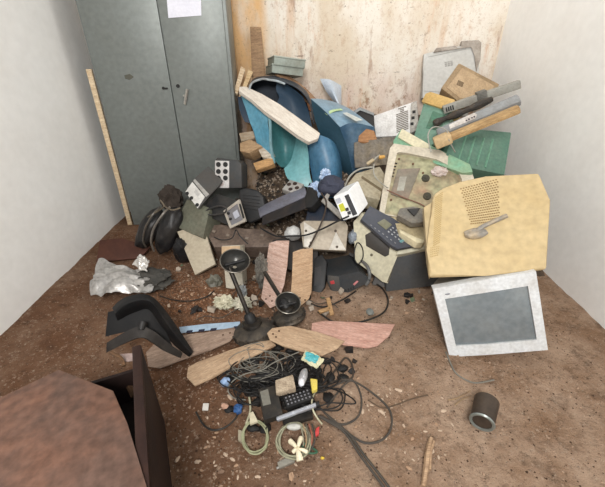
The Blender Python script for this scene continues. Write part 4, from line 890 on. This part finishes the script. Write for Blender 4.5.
# foil bag and dark cloth
m = MB(); 
def crum(quads, sd, amp, th=.004):
    g = []
    n = 26
    for j in range(n + 1):
        row = []
        for i in range(n + 1):
            u, v_ = i / n, j / n
            p = (quads[0] * (1 - u) + quads[1] * u) * (1 - v_) + (quads[3] * (1 - u) + quads[2] * u) * v_
            k = V((u * 2.2, v_ * 3.0, sd)); h = abs(noise.noise(k)) * 1.1 + abs(noise.noise(k * 2.3)) * .45 + math.sin(math.pi * u) * math.sin(math.pi * v_) * 1.0
            row.append(p + V((noise.noise(k + V((9, 1, 2))) * amp * .5, noise.noise(k + V((3, 7, 2))) * amp * .5, h * amp)))
        g.append(row)
    return g
m.loft(crum([Z(92, 296, .05), Z(149, 296, .04), Z(160, 277, .05), Z(100, 262, .12)], 1.7, .055), .003, 1)
t = thing('foil_bag', 'crumpled silver foil bag lying on the dirt at the left', 'bag', Z(135, 290, 0)); part(t, 'bag_body', m, mt('b4b1ad', .35, .3, .5, '75716d', 8, .5), True, smooth=25)
m = MB(); m.loft(crum([Z(132, 266, .17), Z(147, 272, .15), Z(150, 262, .17), Z(140, 256, .2)], 5.2, .03), .003, 1); part(t, 'bag_corner', m, mt('cfccc7', .35, .4, .3, '9a958e', 12, .4), True, smooth=25)
m = MB(); m.blob(Z(150, 280, .06), (.13, .1, .06), .35, 3, 4, seed=61)
single('dark_cloth', 'dark grey cloth under the right edge of the silver foil bag', 'cloth', m, mt('3b3a37', .8, 0, .5, '6b665e', 14, .5), world=True)
pl = Pl(Z(118, 258, .02), Z(140, 256, .02), Z(116, 246, .08))
plate('rusty_sheet', 'dark reddish-brown metal sheet on the dirt behind the silver foil bag', 'metal sheet', pl, [(96, 262), (100, 240), (122, 238), (150, 247), (140, 258)], .02, mt('452a22', .6, .2, .5, '6d4433', 8))
# ------------------------------------------------------------------ cables and small scrap on the dirt
CBK = mt('222120', .5, 0, .6, '4f463b', 20); CGR = mt('7d7a71', .5, 0, .35, '4f463a', 20); CDU = mt('3f3b37', .55, 0, .4, '6a5d4e', 20); CPL = mt('b9b59a', .5, 0, .35, '7d7458', 20); CGN = mt('7f9a6a', .5, 0, .3)
def wire(name, lb, cat, pxs, r, mat, group=None, closed=False, z=None):
    m = MB(); pts = []
    for i, q in enumerate(pxs):
        h = (q[2] if len(q) > 2 else (r + .002)); pts.append(Z(q[0], q[1], h))
    m.tube(pts, r, 7, 6, closed); return single(name, lb, cat, m, mat, world=True, group=group)
rr = random.Random(5)
# loops of the tangle: one cable per object
def tangle(n, cx, cy, w, h, r, mat, lb, grp, seed, loops=3, zt=.05):
    rg = random.Random(seed)
    for k in range(n):
        x, y = cx + rg.uniform(-w, w), cy + rg.uniform(-h, h); pts = []; ph = rg.uniform(0, 6.3); a, b = rg.uniform(12, 30), rg.uniform(7, 16)
        for i in range(loops * 7):
            an = ph + i * 2 * math.pi / 7; wob = rg.uniform(.75, 1.2)
            pts.append((x + a * wob * math.cos(an) + i * rg.uniform(-.3, .5), y + b * wob * math.sin(an) + i * rg.uniform(-.2, .3), r + rg.uniform(0, zt)))
        wire('power_cable', lb, 'cable', pts, r, mat, grp)
tangle(13, 284, 380, 36, 20, .0032, mt('18181a', .45, 0, .3, '4a4238', 20), 'black cable coiled in the tangle of wires below the fan blades', 'black cables of the tangle', 21)
tangle(4, 264, 364, 22, 9, .0019, CGR, 'thin grey wire coiled in the tangle beside the tan blade', 'thin grey wires of the tangle', 8, zt=.06)
m = MB()
for k in range(110):
    x, y = 282 + rr.gauss(0, 24), 381 + rr.gauss(0, 18)
    m.blob(Z(x, y, .004), (rr.uniform(.015, .04), rr.uniform(.012, .03), rr.uniform(.006, .018)), .4, 3, 2, seed=k)
single('black_scrap', 'black scrap lumps filling the ground under the cable tangle', 'scrap', m, mt('131314', .6, 0, .5, '3a322a', 18, .5), world=True, kind='stuff')  # black fill that darkens the ground between the cables
wire('data_cable', 'pale grey wire curving left from the tangle over the black adapter', 'cable', [(299, 352, .05), (275, 362, .05), (262, 370, .05), (245, 374, .04), (233, 381, .03), (228, 390, .02), (234, 398, .01), (246, 400, .01)], .003, CGR)
wire('power_cable', 'black cable making a wide round loop at the right of the tangle', 'cable', [(327, 407), (345, 384), (355, 382), (376, 396), (390, 411), (391, 428), (382, 440), (366, 443), (352, 436), (338, 424), (326, 414)], .0047, CDU)
wire('power_cable', 'black cable making an inner loop beside the tangle', 'cable', [(322, 392), (336, 385), (352, 380), (361, 396), (359, 415), (346, 424), (334, 422), (324, 412), (316, 404)], .0044, CDU)
wire('power_cable', 'brown-black cable arching up to the right fan blade tip', 'cable', [(318, 388), (334, 372), (345, 358), (352, 365), (352, 378), (340, 380), (326, 384)], .005, mt('3a332d', .5, 0, .3))
for dx, lb in ((0, 'left black cable of the pair running to the bottom edge'), (5, 'right black cable of the pair running to the bottom edge')):
    wire('power_cable', lb, 'cable', [(318 + dx * .4, 416), (334 + dx * .5, 425), (346 + dx * .6, 434), (360 + dx * .8, 455), (374 + dx, 474), (390 + dx, 496), (405 + dx, 520)], .0052, CDU)
wire('power_cable', 'black cable bowing over the dirt left of the green coil', 'cable', [(196, 412), (203, 424), (212, 430), (224, 428), (234, 420), (240, 410), (243, 398)], .004, CBK)
wire('power_cable', 'thin black cable on the rubble dirt between foil bag and canopy cup', 'cable', [(160, 296), (174, 300), (190, 301), (206, 297), (214, 291)], .004, CBK)
wire('power_cable', 'black cable arcing on the dirt in front of the power supply', 'cable', [(318, 312), (334, 322), (352, 323), (368, 320), (384, 312), (388, 300), (382, 288), (372, 282)], .0055, CBK)
wire('power_cable', 'black cable lying from the fan motor to the power supply', 'cable', [(304, 300), (322, 307), (340, 301), (356, 291)], .005, CBK)
wire('power_cable', 'thin dark cable curling from the white monitor corner to the right', 'cable', [(446, 352), (450, 362), (455, 372), (464, 379), (476, 383), (494, 380)], .004, CGR)
def coil(label, cx, cy, rx, ry, n, r, mat, seed, grp=None):
    rg = random.Random(seed); pts = []
    for i in range(n * 10):
        an = i * 2 * math.pi / 10; k = 1 + .08 * math.sin(i * .9 + seed) + rg.uniform(-.05, .05)
        pts.append((cx + rx * k * math.cos(an), cy + ry * k * math.sin(an), r + .003 + .004 * (i // 10) + rg.uniform(0, .004)))
    return wire('cable_coil', label, 'cable', pts, r, mat)
coil('pale green-grey coil of thin cable, left one at the front of the tangle', 255, 437, 12.5, 16, 5, .0032, mt('a3a585', .5, 0, .35, '6d6a4c', 20), 1)
coil('grey-beige coil of cable behind the white flower-shaped plug', 294, 441, 16, 17, 6, .0034, mt('9c9a82', .5, 0, .4, '6d6a52', 20), 2)
wire('earth_wire', 'short green wire end sticking out of the left coil', 'wire', [(262, 424, .02), (269, 422, .02), (275, 417, .03), (282, 411, .035)], .0032, CGN)
wire('data_cable', 'pale cable stub with connector rising from the left coil', 'cable', [(246, 424, .02), (250, 412, .02), (250, 403, .02), (249, 396, .02)], .0045, CPL)
wire('data_cable', 'beige cable curving down beside the silver bar end', 'cable', [(316, 390, .03), (312, 400, .05), (313, 410, .05), (318, 419, .03), (322, 424, .01)], .004, CPL)
# adapters, keypad, silver bar and odds
def bit(name, lb, cat, pts, z, h, mat, grp=None, tilt=0, bev=.003):
    a_, b_ = Z(pts[0][0], pts[0][1], z + h), Z(pts[1][0], pts[1][1], z + h + tilt); pl = Pl(a_, b_, Z(pts[-1][0], pts[-1][1], z + h))
    t = thing(name, lb, cat, pl.M, grp); part(t, name.split('_')[-1] + '_body', slab(pl, pts, -h, 0, bev), mat); return t, pl
t, pl = bit('power_adapter', 'black power adapter with grey label in the middle of the tangle', 'adapter', [(264, 420), (283, 414), (276, 385), (258, 389)], .025, .032, CBK)
part(t, 'label_sticker', slab(pl, [(263, 406), (271, 404), (268, 389), (260, 392)], 0, .0012, 0), mt('77776f', .5, 0, .35), label='dull grey label')
t, pl = bit('keypad', 'black numeric keypad lying below the beige block', 'keypad', [(287, 408), (314, 398), (309, 390), (283, 397)], .035, .02, BLK)
m = MB()
for i in range(7):
    for j in range(3):
        u, v_ = (i + .5) / 7, (j + .5) / 3; c = pl.uv(287 - 3.5 * v_ + 25 * u, 406.5 - 9.5 * v_ - 8.5 * u); m.box((c.x - .0035, c.y - .0035, 0), (c.x + .0035, c.y + .0035, .003), .0008)
part(t, 'keys', m, mt('77777c', .5, 0, .3))
m = MB(); m.cyl(Z(276.5, 419.5, .055), Z(317, 404.5, .055), .0105, bev=.003)
t = thing('metal_bar', 'bright silver metal bar lying across the front of the tangle', 'bar', Z(276, 421, .03)); part(t, 'bar_body', m, mt('b6bac2', .3, .6, .25), True)
m = MB(); m.cyl(Z(315.5, 405, .055), Z(319, 404, .055), .012); part(t, 'end_cap', m, BLK, True)
m = MB(); m.box((0, 0, 0), (.13, .03, .02), .004, Mx.Translation(Z(284, 428, 0)) @ Mx.Rotation(R(16), 4, 'Z')); single('black_remote', 'black remote-like bar lying right under the silver bar', 'remote', m, CBK, world=True)
t, pl = bit('plaster_block', 'dirty beige block with dark specks above the keypad', 'block', [(276, 393), (296, 388), (293, 374), (275, 380)], .045, .03, mt('bcab94', .8, 0, .6, '6f5a46', 22, .4), bev=.006)
m = MB(); m.blob((0, 0, 0), (.021, .05, .02), .12, 1.6, 3, M=Mx.Translation(Z(303, 377, .068)) @ Mx.Rotation(R(-12), 4, 'Z')); t = thing('computer_mouse', 'shiny silver oval mouse right of the beige block', 'mouse', Z(303, 388, 0)); part(t, 'mouse_body', m, mt('b4b4b8', .25, .4, .3), True)
m = MB(); m.blob((0, 0, 0), (.015, .022, .014), .1, 1.6, 2, M=Mx.Translation(Z(301.5, 382, .083))); part(t, 'mouse_button', m, mt('e1e1e8', .2, .2, .1), True, label='bright silver front')
m = MB(); m.blob(Z(303, 374, .01), (.03, .05, .02), .2, 2, 2, seed=3); part(t, 'mouse_base', m, BLK, True)
t, pl = bit('cable_plug', 'yellow and cream plug right of the silver mouse', 'plug', [(312, 391), (317.5, 389), (317.5, 379), (310, 378)], .055, .022, mt('d1bd4f', .45, 0, .3, 'bfae84', 25), bev=.006)
m = MB(); m.loft(crum([Z(301, 360, .08), Z(316, 370, .06), Z(324, 361, .07), Z(305, 351, .09)], 3.3, .018), .003, 1)
t = thing('wrapper', 'teal and cream torn wrapper under the tan blade tip', 'wrapper', Z(312, 365, 0)); part(t, 'wrapper_sheet', m, mt('cfc9a6', .5, 0, .3, '9aa58a', 16), True)
m = MB(); m.loft(crum([Z(305, 360, .105), Z(316, 364, .09), Z(319, 358, .095), Z(306, 353, .11)], 6.3, .012), .003, 1); part(t, 'teal_patch', m, mt('3f9fa8', .45, 0, .35, '7fbfbf', 20), True, label='teal area')
m = MB(); m.blob(Z(225.5, 382, .03), (.022, .02, .022), .3, 2.4, 3, seed=71); single('cable_plug', 'pale blue plug under the pointed tan blade', 'plug', m, mt('8fabd0', .4, 0, .3), world=True)
m = MB(); m.blob(Z(238, 409, .02), (.02, .022, .02), .3, 2, 3, seed=72); single('bottle_cap', 'dark blue plastic cap left of the black adapter', 'cap', m, mt('24548a', .4, 0, .3), world=True)
m = MB(); m.blob(Z(225, 406, .015), (.016, .014, .013), .35, 2, 2, seed=73); single('plaster_chip', 'pinkish plaster lump left of the dark blue cap', 'chip', m, mt('c39a84', .8, 0, .4), world=True)
t, pl = bit('cable_plug', 'white connector plug standing on the left coil', 'plug', [(250, 424), (258, 421), (253, 411), (249, 413)], .02, .014, mt('c9c0a6', .5, 0, .3))
t, pl = bit('paper_scrap', 'white paper scrap on the dirt left of the tangle', 'paper', [(202, 410), (208, 410), (209, 403), (203, 403)], .003, .008, mt('cfcbc4', .7, 0, .3))
t, pl = bit('cable_plug', 'grey-beige connector at the left rim of the green coil', 'plug', [(238, 440), (243, 443), (243, 431), (238, 429)], .005, .012, mt('a59c86', .5, 0, .4))
t, pl = bit('cable_plug', 'grey connector with metal tip in front of the beige coil', 'plug', [(279, 468), (295, 461), (291, 455), (277, 462)], .004, .014, mt('8d8a80', .45, .1, .4)); m = MB(); p = pl.uv(279, 466); q = pl.uv(276.5, 467.5); m.cyl((p.x, p.y, -.007), (q.x, q.y, -.007), .005); part(t, 'metal_tip', m, MCH)
m = MB(); m.blob(Z(294, 427, .028), (.03, .014, .012), .15, 1.5, 3, seed=74); single('plastic_bag', 'white crumpled film lying inside the beige coil', 'film', m, mt('c4c4bd', .4, 0, .35), world=True)
t = thing('flower_plug', 'white flower-shaped rubber plug on top of the beige coil', 'plug', Z(298, 455, 0))
c = Z(297.5, 449, .04)
for px, py, w_ in ((290, 441, .009), (301, 438, .009), (300, 461, .012), (307, 452, .007), (293, 452, .007)):
    e = Z(px, py, .035); m = MB(); m.tube([c, (c + e) / 2 + V((0, 0, .005)), e], lambda u, w_=w_: w_ * (.55 + .75 * u - .5 * max(0, u - .8) * 2), 9, 5); part(t, 'petal', m, mt('e6dcc0', .5, 0, .25, 'a89a78', 18), True)
m = MB(); m.blob(c, (.011, .011, .01), .1, 2, 2); part(t, 'petal_centre', m, mt('d8cda9', .5, 0, .3), True)
wire('earth_wire', 'dark green wire tips right of the white flower-shaped plug', 'wire', [(302, 446, .02), (309, 453, .02), (317, 452, .012), (311, 447, .012), (303, 443, .02)], .004, mt('2f5a45', .5, 0, .3))
t, pl = bit('cable_plug', 'red plug at the right rim of the beige coil', 'plug', [(314, 437), (319, 434), (319.5, 426), (316, 428)], .02, .012, mt('b93a3a', .45, 0, .2))
for k in range(5): wire('data_cable', 'thin coloured cable strand passing under the red plug', 'cable', [(300 + k * 3, 424, .03), (303 + k * 3, 436, .03), (303 + k * 2.4, 447, .02), (298 + k * 2, 456, .006)], .003, mt(('8d8a76', 'a58a6a', '5d5a50', '9a5a48', '3a3a38')[k], .5, 0, .3), 'strands under the red plug')
m = MB(); m.blob(Z(322.5, 458, .006), (.008, .006, .006), .25, 2, 2, seed=75); single('plastic_bead', 'small yellow plastic lump on the dirt right of the flower plug', 'scrap', m, mt('d2b13a', .5, 0, .2), world=True)
m = MB(); m.blob(Z(346, 320, .015), (.02, .015, .012), .3, 2, 2, seed=77); m2 = single('plastic_scrap', 'grey plastic scrap inside the black cable arc by the power supply', 'scrap', MB().blob(Z(370, 312, .012), (.022, .028, .012), .25, 2, 3, seed=78), mt('7d827f', .6, 0, .4), world=True)
m.bm.free()
pl = Pl(Z(322, 312, .04), Z(334, 312, .04), Z(322, 298, .06))
for pts, lb in (([(318, 310), (330, 306), (331, 309), (320, 313)], 'short tan wood chip left of the power supply front'), ([(326, 298), (330, 297), (334, 314), (330, 315)], 'pale wood splinter standing by the tan fan blade')):
    plate('wood_chip', lb, 'wood scrap', pl, pts, .012, wood('b99468', '7d5c3c'), 'wood chips by the power supply')
m = MB(); m.tube([Z(423, 486, .008), Z(426, 470, .012), Z(428, 452, .014), Z(431, 438, .01)], lambda u: .0075 + .004 * math.sin(u * 3.1), 6, 5); m.tube([Z(430, 470, .01), Z(431, 452, .014), Z(434, 441, .012)], .005, 6, 5)
single('wood_splinter', 'long pale splintered wood piece on the dirt at bottom right', 'wood scrap', m, wood('b99b7c', '7d6048'), world=True)
m = MB(); m.cyl(Z(487, 400, .055), Z(482, 422, .05), .05, .046, n=28, bev=.006); t = thing('tin_can', 'dark can lying on the dirt at the right, below the monitor', 'can', Z(484, 415, 0)); part(t, 'can_body', m, mt('3a322c', .5, .1, .5, '6b5a4a', 9), True)
a_, b_ = Z(487, 400, .055), Z(482, 422, .05); d = (b_ - a_).normalized(); q = d.to_track_quat('Z', 'Y').to_matrix().to_4x4(); m = MB(); m.lathe([(.046, -.004), (.05, 0), (.046, .006), (.038, .004), (.036, -.004)], Mx.Translation(b_) @ q, 28); part(t, 'rim', m, mt('8d9490', .35, .5, .3), True, label='pale metal rim')
for i, (px, py, s, lb, c) in enumerate(((470, 383, .02, 'pale stick bits near the monitor cable', 'b59c7d'),)):
    m = MB(); m.tube([Z(448, 400, .006), Z(458, 398, .01), Z(470, 391, .006)], .003, 5); single('dry_twig', 'upper of two thin dry twigs on the dirt below the white monitor', 'twig', m, wood('a88d6a', '6d5540'), world=True)
    m = MB(); m.tube([Z(455, 405, .006), Z(463, 399, .008), (Z(471, 396, .006))], .0028, 5)
    single('dry_twig', 'lower of two thin dry twigs on the dirt below the white monitor', 'twig', m, wood('a88d6a', '6d5540'), world=True)
wire('dry_twig', 'dark thin twig on the dirt right of the wide black cable loop', 'twig', [(368, 400), (382, 408), (396, 405), (412, 399), (428, 395)], .0028, mt('5a4a3c', .8, 0, .4))
# loose stones and chips
rg = random.Random(3); spots = []
for cx, cy, w_, h_, n in ((385, 410, 18, 8, 16), (395, 405, 50, 35, 34), (420, 395, 30, 20, 10), (355, 385, 25, 20, 14), (430, 440, 50, 40, 18), (345, 450, 40, 25, 14), (225, 455, 50, 24, 22), (205, 290, 28, 16, 26), (180, 300, 30, 14, 16), (400, 305, 30, 10, 16), (290, 475, 60, 12, 12), (215, 415, 20, 20, 8)):
    for k in range(n): spots.append((cx + rg.gauss(0, w_ * .55), cy + rg.gauss(0, h_ * .55)))
MS = [mt('c9b39d', .9, 0, .4, '8a6d55', 40, .3), mt('b39479', .9, 0, .4, '7a5c46', 40, .3), mt('8d7360', .9, 0, .4, '5a4434', 40, .3)]
protos = []
for k in range(9):
    m = MB(); m.blob((0, 0, .3), (1, .7, .5), .5, 2.2, 2, seed=100 + k, flat=None); protos.append(single('stone_chip', 'pale stone chip lying loose on the dirt floor', 'stone', m, MS[k % 3] if k % 4 else MS[0], None, 'loose stone chips on the dirt', smooth=15))
for i, (px, py) in enumerate(spots):
    if py < 272 or py > 495 or px < 165 and py > 320: continue
    o = protos[i] if i < 9 else protos[i % 9].copy()
    if i >= 9: COL.objects.link(o)
    p = Z(px, py); s = rg.uniform(.003, .007) * (1 if rg.random() < .8 else 1.9)
    o.matrix_world = Mx.Translation((p.x, p.y, gz(p.x, p.y) - .008)) @ Mx.Rotation(rg.uniform(0, 6.3), 4, 'Z') @ Mx.Diagonal((s * 1.3, s, s, 1))
def gravel(name, lb, n, f, mat, smin, smax, seed):
    rg = random.Random(seed); m = MB(); t_ = bmesh.new()
    for k in range(n):
        x, y = f(rg); z = gz(x, y) - .008; s = rg.uniform(smin, smax); an = rg.uniform(0, 6.3); pts = []
        top = t_.verts.new((x + s * .3 * math.cos(an + 1), y + s * .3 * math.sin(an + 1), z + s * rg.uniform(.4, .8)))
        base = [t_.verts.new((x + s * rg.uniform(.6, 1.2) * math.cos(an + j * 1.5708), y + s * rg.uniform(.6, 1.2) * math.sin(an + j * 1.5708), z - .001)) for j in range(4)]
        for j in range(4): t_.faces.new((base[j], base[(j + 1) % 4], top))
    m.bm.free(); m.bm = t_
    single(name, lb, 'gravel', m, mat, None, None, kind='stuff', smooth=0)
gravel('gravel', 'pale fine gravel scattered over the whole dirt floor', 5200, lambda r: (r.uniform(-1.3, 1.6), r.uniform(.4, 2.3)), mt('a3907e', .95, 0, .8, '6b5646', 30, .2), .0015, .0055, 4)
def spill(r):
    p = Z(r.gauss(200, 30), r.gauss(295, 15)); return p.x, p.y
gravel('brick_rubble', 'reddish brick crumbs heaped on the dirt between foil bag and fan rod', 1800, spill, mt('9b6f50', .95, 0, .9, '5d3a26', 40, .2), .003, .009, 6)
gravel('leaf_litter', 'dark brown crumbs and leaf bits trodden into the dirt', 2600, lambda r: (r.uniform(-1.1, 1.5), r.uniform(.4, 2.2)), mt('4a3527', .95, 0, .6, '2f2119', 30, .2), .002, .007, 9)

def on_heap(r):
    while True:
        x, y = r.uniform(-.6, .5), r.uniform(2.25, 3.2)
        if heap_z(x, y) > .0: return x, y
def heap_chips(name, lb, n, mat, a, b, seed):
    rg = random.Random(seed); t_ = bmesh.new()
    for k in range(n):
        x, y = on_heap(rg); z = heap_z(x, y); s = rg.uniform(a, b); an = rg.uniform(0, 6.3)
        top = t_.verts.new((x, y, z + s * .9)); base = [t_.verts.new((x + s * rg.uniform(.6, 1.4) * math.cos(an + j * 1.5708), y + s * rg.uniform(.5, 1.1) * math.sin(an + j * 1.5708), z - .004 + s * .3 * (j % 2))) for j in range(4)]
        for j in range(4): t_.faces.new((base[j], base[(j + 1) % 4], top))
    m = MB(); m.bm.free(); m.bm = t_; single(name, lb, 'rubble', m, mat, None, None, kind='stuff', smooth=0)
heap_chips('plaster_rubble', 'pale plaster crumbs on the heap below the teal drum', 1800, mt('b5a594', .95, 0, .8, '6b5a4a', 30, .2), .005, .016, 14)
heap_chips('dark_rubble', 'dark grey scrap crumbs on the heap below the teal drum', 900, mt('3c3733', .9, 0, .6, '221f1c', 30, .2), .006, .02, 15)

gravel('dirt_clods', 'earth-coloured clods and lumps covering the trodden dirt floor', 3000, lambda r: (r.uniform(-.9, 1.5), r.uniform(.45, 2.2)), mt('a48b75', .95, 0, .8, '7a5f4b', 24, .4), .003, .011, 17)

# small broken bits lying on the heap and around its foot
def ground(px, py):
    d = ray(px, py); t = .8
    while t < 5:
        q = CAM + d * t
        if q.z <= max(heap_z(q.x, q.y) if q.y > 2.0 else -1, gz(q.x, q.y) - .008): return q
        t += .01
    return None
rg = random.Random(40); kinds = [('plastic_fragment', 'black broken plastic fragment lying among the scrap', 'plastic scrap', mt('1c1c1e', .5, 0, .4), 'black plastic fragments among the scrap'),
    ('circuit_board', 'small dusty green circuit board piece lying among the scrap', 'circuit board', mt('5f7358', .5, 0, .5, '6d5f4c', 14), 'circuit board pieces among the scrap'),
    ('plaster_chunk', 'pale broken chunk of plaster lying among the scrap', 'plaster', mt('b3a697', .85, 0, .5, '7d6c5a', 14), 'plaster chunks among the scrap')]
for cx, cy, w_, h_, n in ((255, 262, 34, 16, 12), (300, 225, 30, 22, 8), (258, 172, 10, 7, 10), (330, 300, 30, 10, 9), (215, 315, 22, 10, 8), (405, 300, 22, 6, 8), (172, 272, 18, 10, 6), (265, 300, 18, 8, 7), (345, 355, 12, 10, 5)):
    for k in range(n):
        px, py = cx + rg.gauss(0, w_ * .6), cy + rg.gauss(0, h_ * .6); p = ground(px, py)
        if p is None or px < 150 or p.y > 3.2: continue
        kk = rg.choices((0, 1, 2), (5, 2, 3))[0]; nm, lb, cat, mat_, grp = kinds[kk]; s = rg.uniform(.012, .032); m = MB()
        an = [rg.uniform(0, 1) + i * 1.2566 for i in range(5)]
        m.poly([(s * rg.uniform(.6, 1.3) * math.cos(a_), s * rg.uniform(.5, 1) * math.sin(a_)) for a_ in an], 0, (s * .8, .004, s * .9)[kk], .0015, scale_back=.9, seg=1)
        single(nm, lb, cat, m, mat_, Mx.Translation(p + V((0, 0, .002))) @ Mx.Rotation(rg.uniform(-.5, .5), 4, 'X') @ Mx.Rotation(rg.uniform(-.5, .5), 4, 'Y') @ Mx.Rotation(rg.uniform(0, 6), 4, 'Z'), grp)
for i, (pts, lb) in enumerate((([(232, 297), (240, 285), (252, 280), (262, 288), (256, 298)], 'thin dark wire looping behind the dusty fan rod'),
    ([(246, 305), (258, 300), (270, 306), (276, 316), (268, 322)], 'thin dark wire curling between the two fan motors'),
    ([(196, 320), (206, 316), (220, 318), (232, 312), (244, 306)], 'thin dark wire lying on the brick crumbs beside the blue strip'),
    ([(300, 306), (308, 300), (318, 304), (330, 302), (338, 308)], 'thin dark wire at the foot of the tan upright blade'))):
    wire('thin_wire', lb, 'wire', [(a_, b_, .012 + .02 * (k % 2)) for k, (a_, b_) in enumerate(pts)], .0025, CDU)
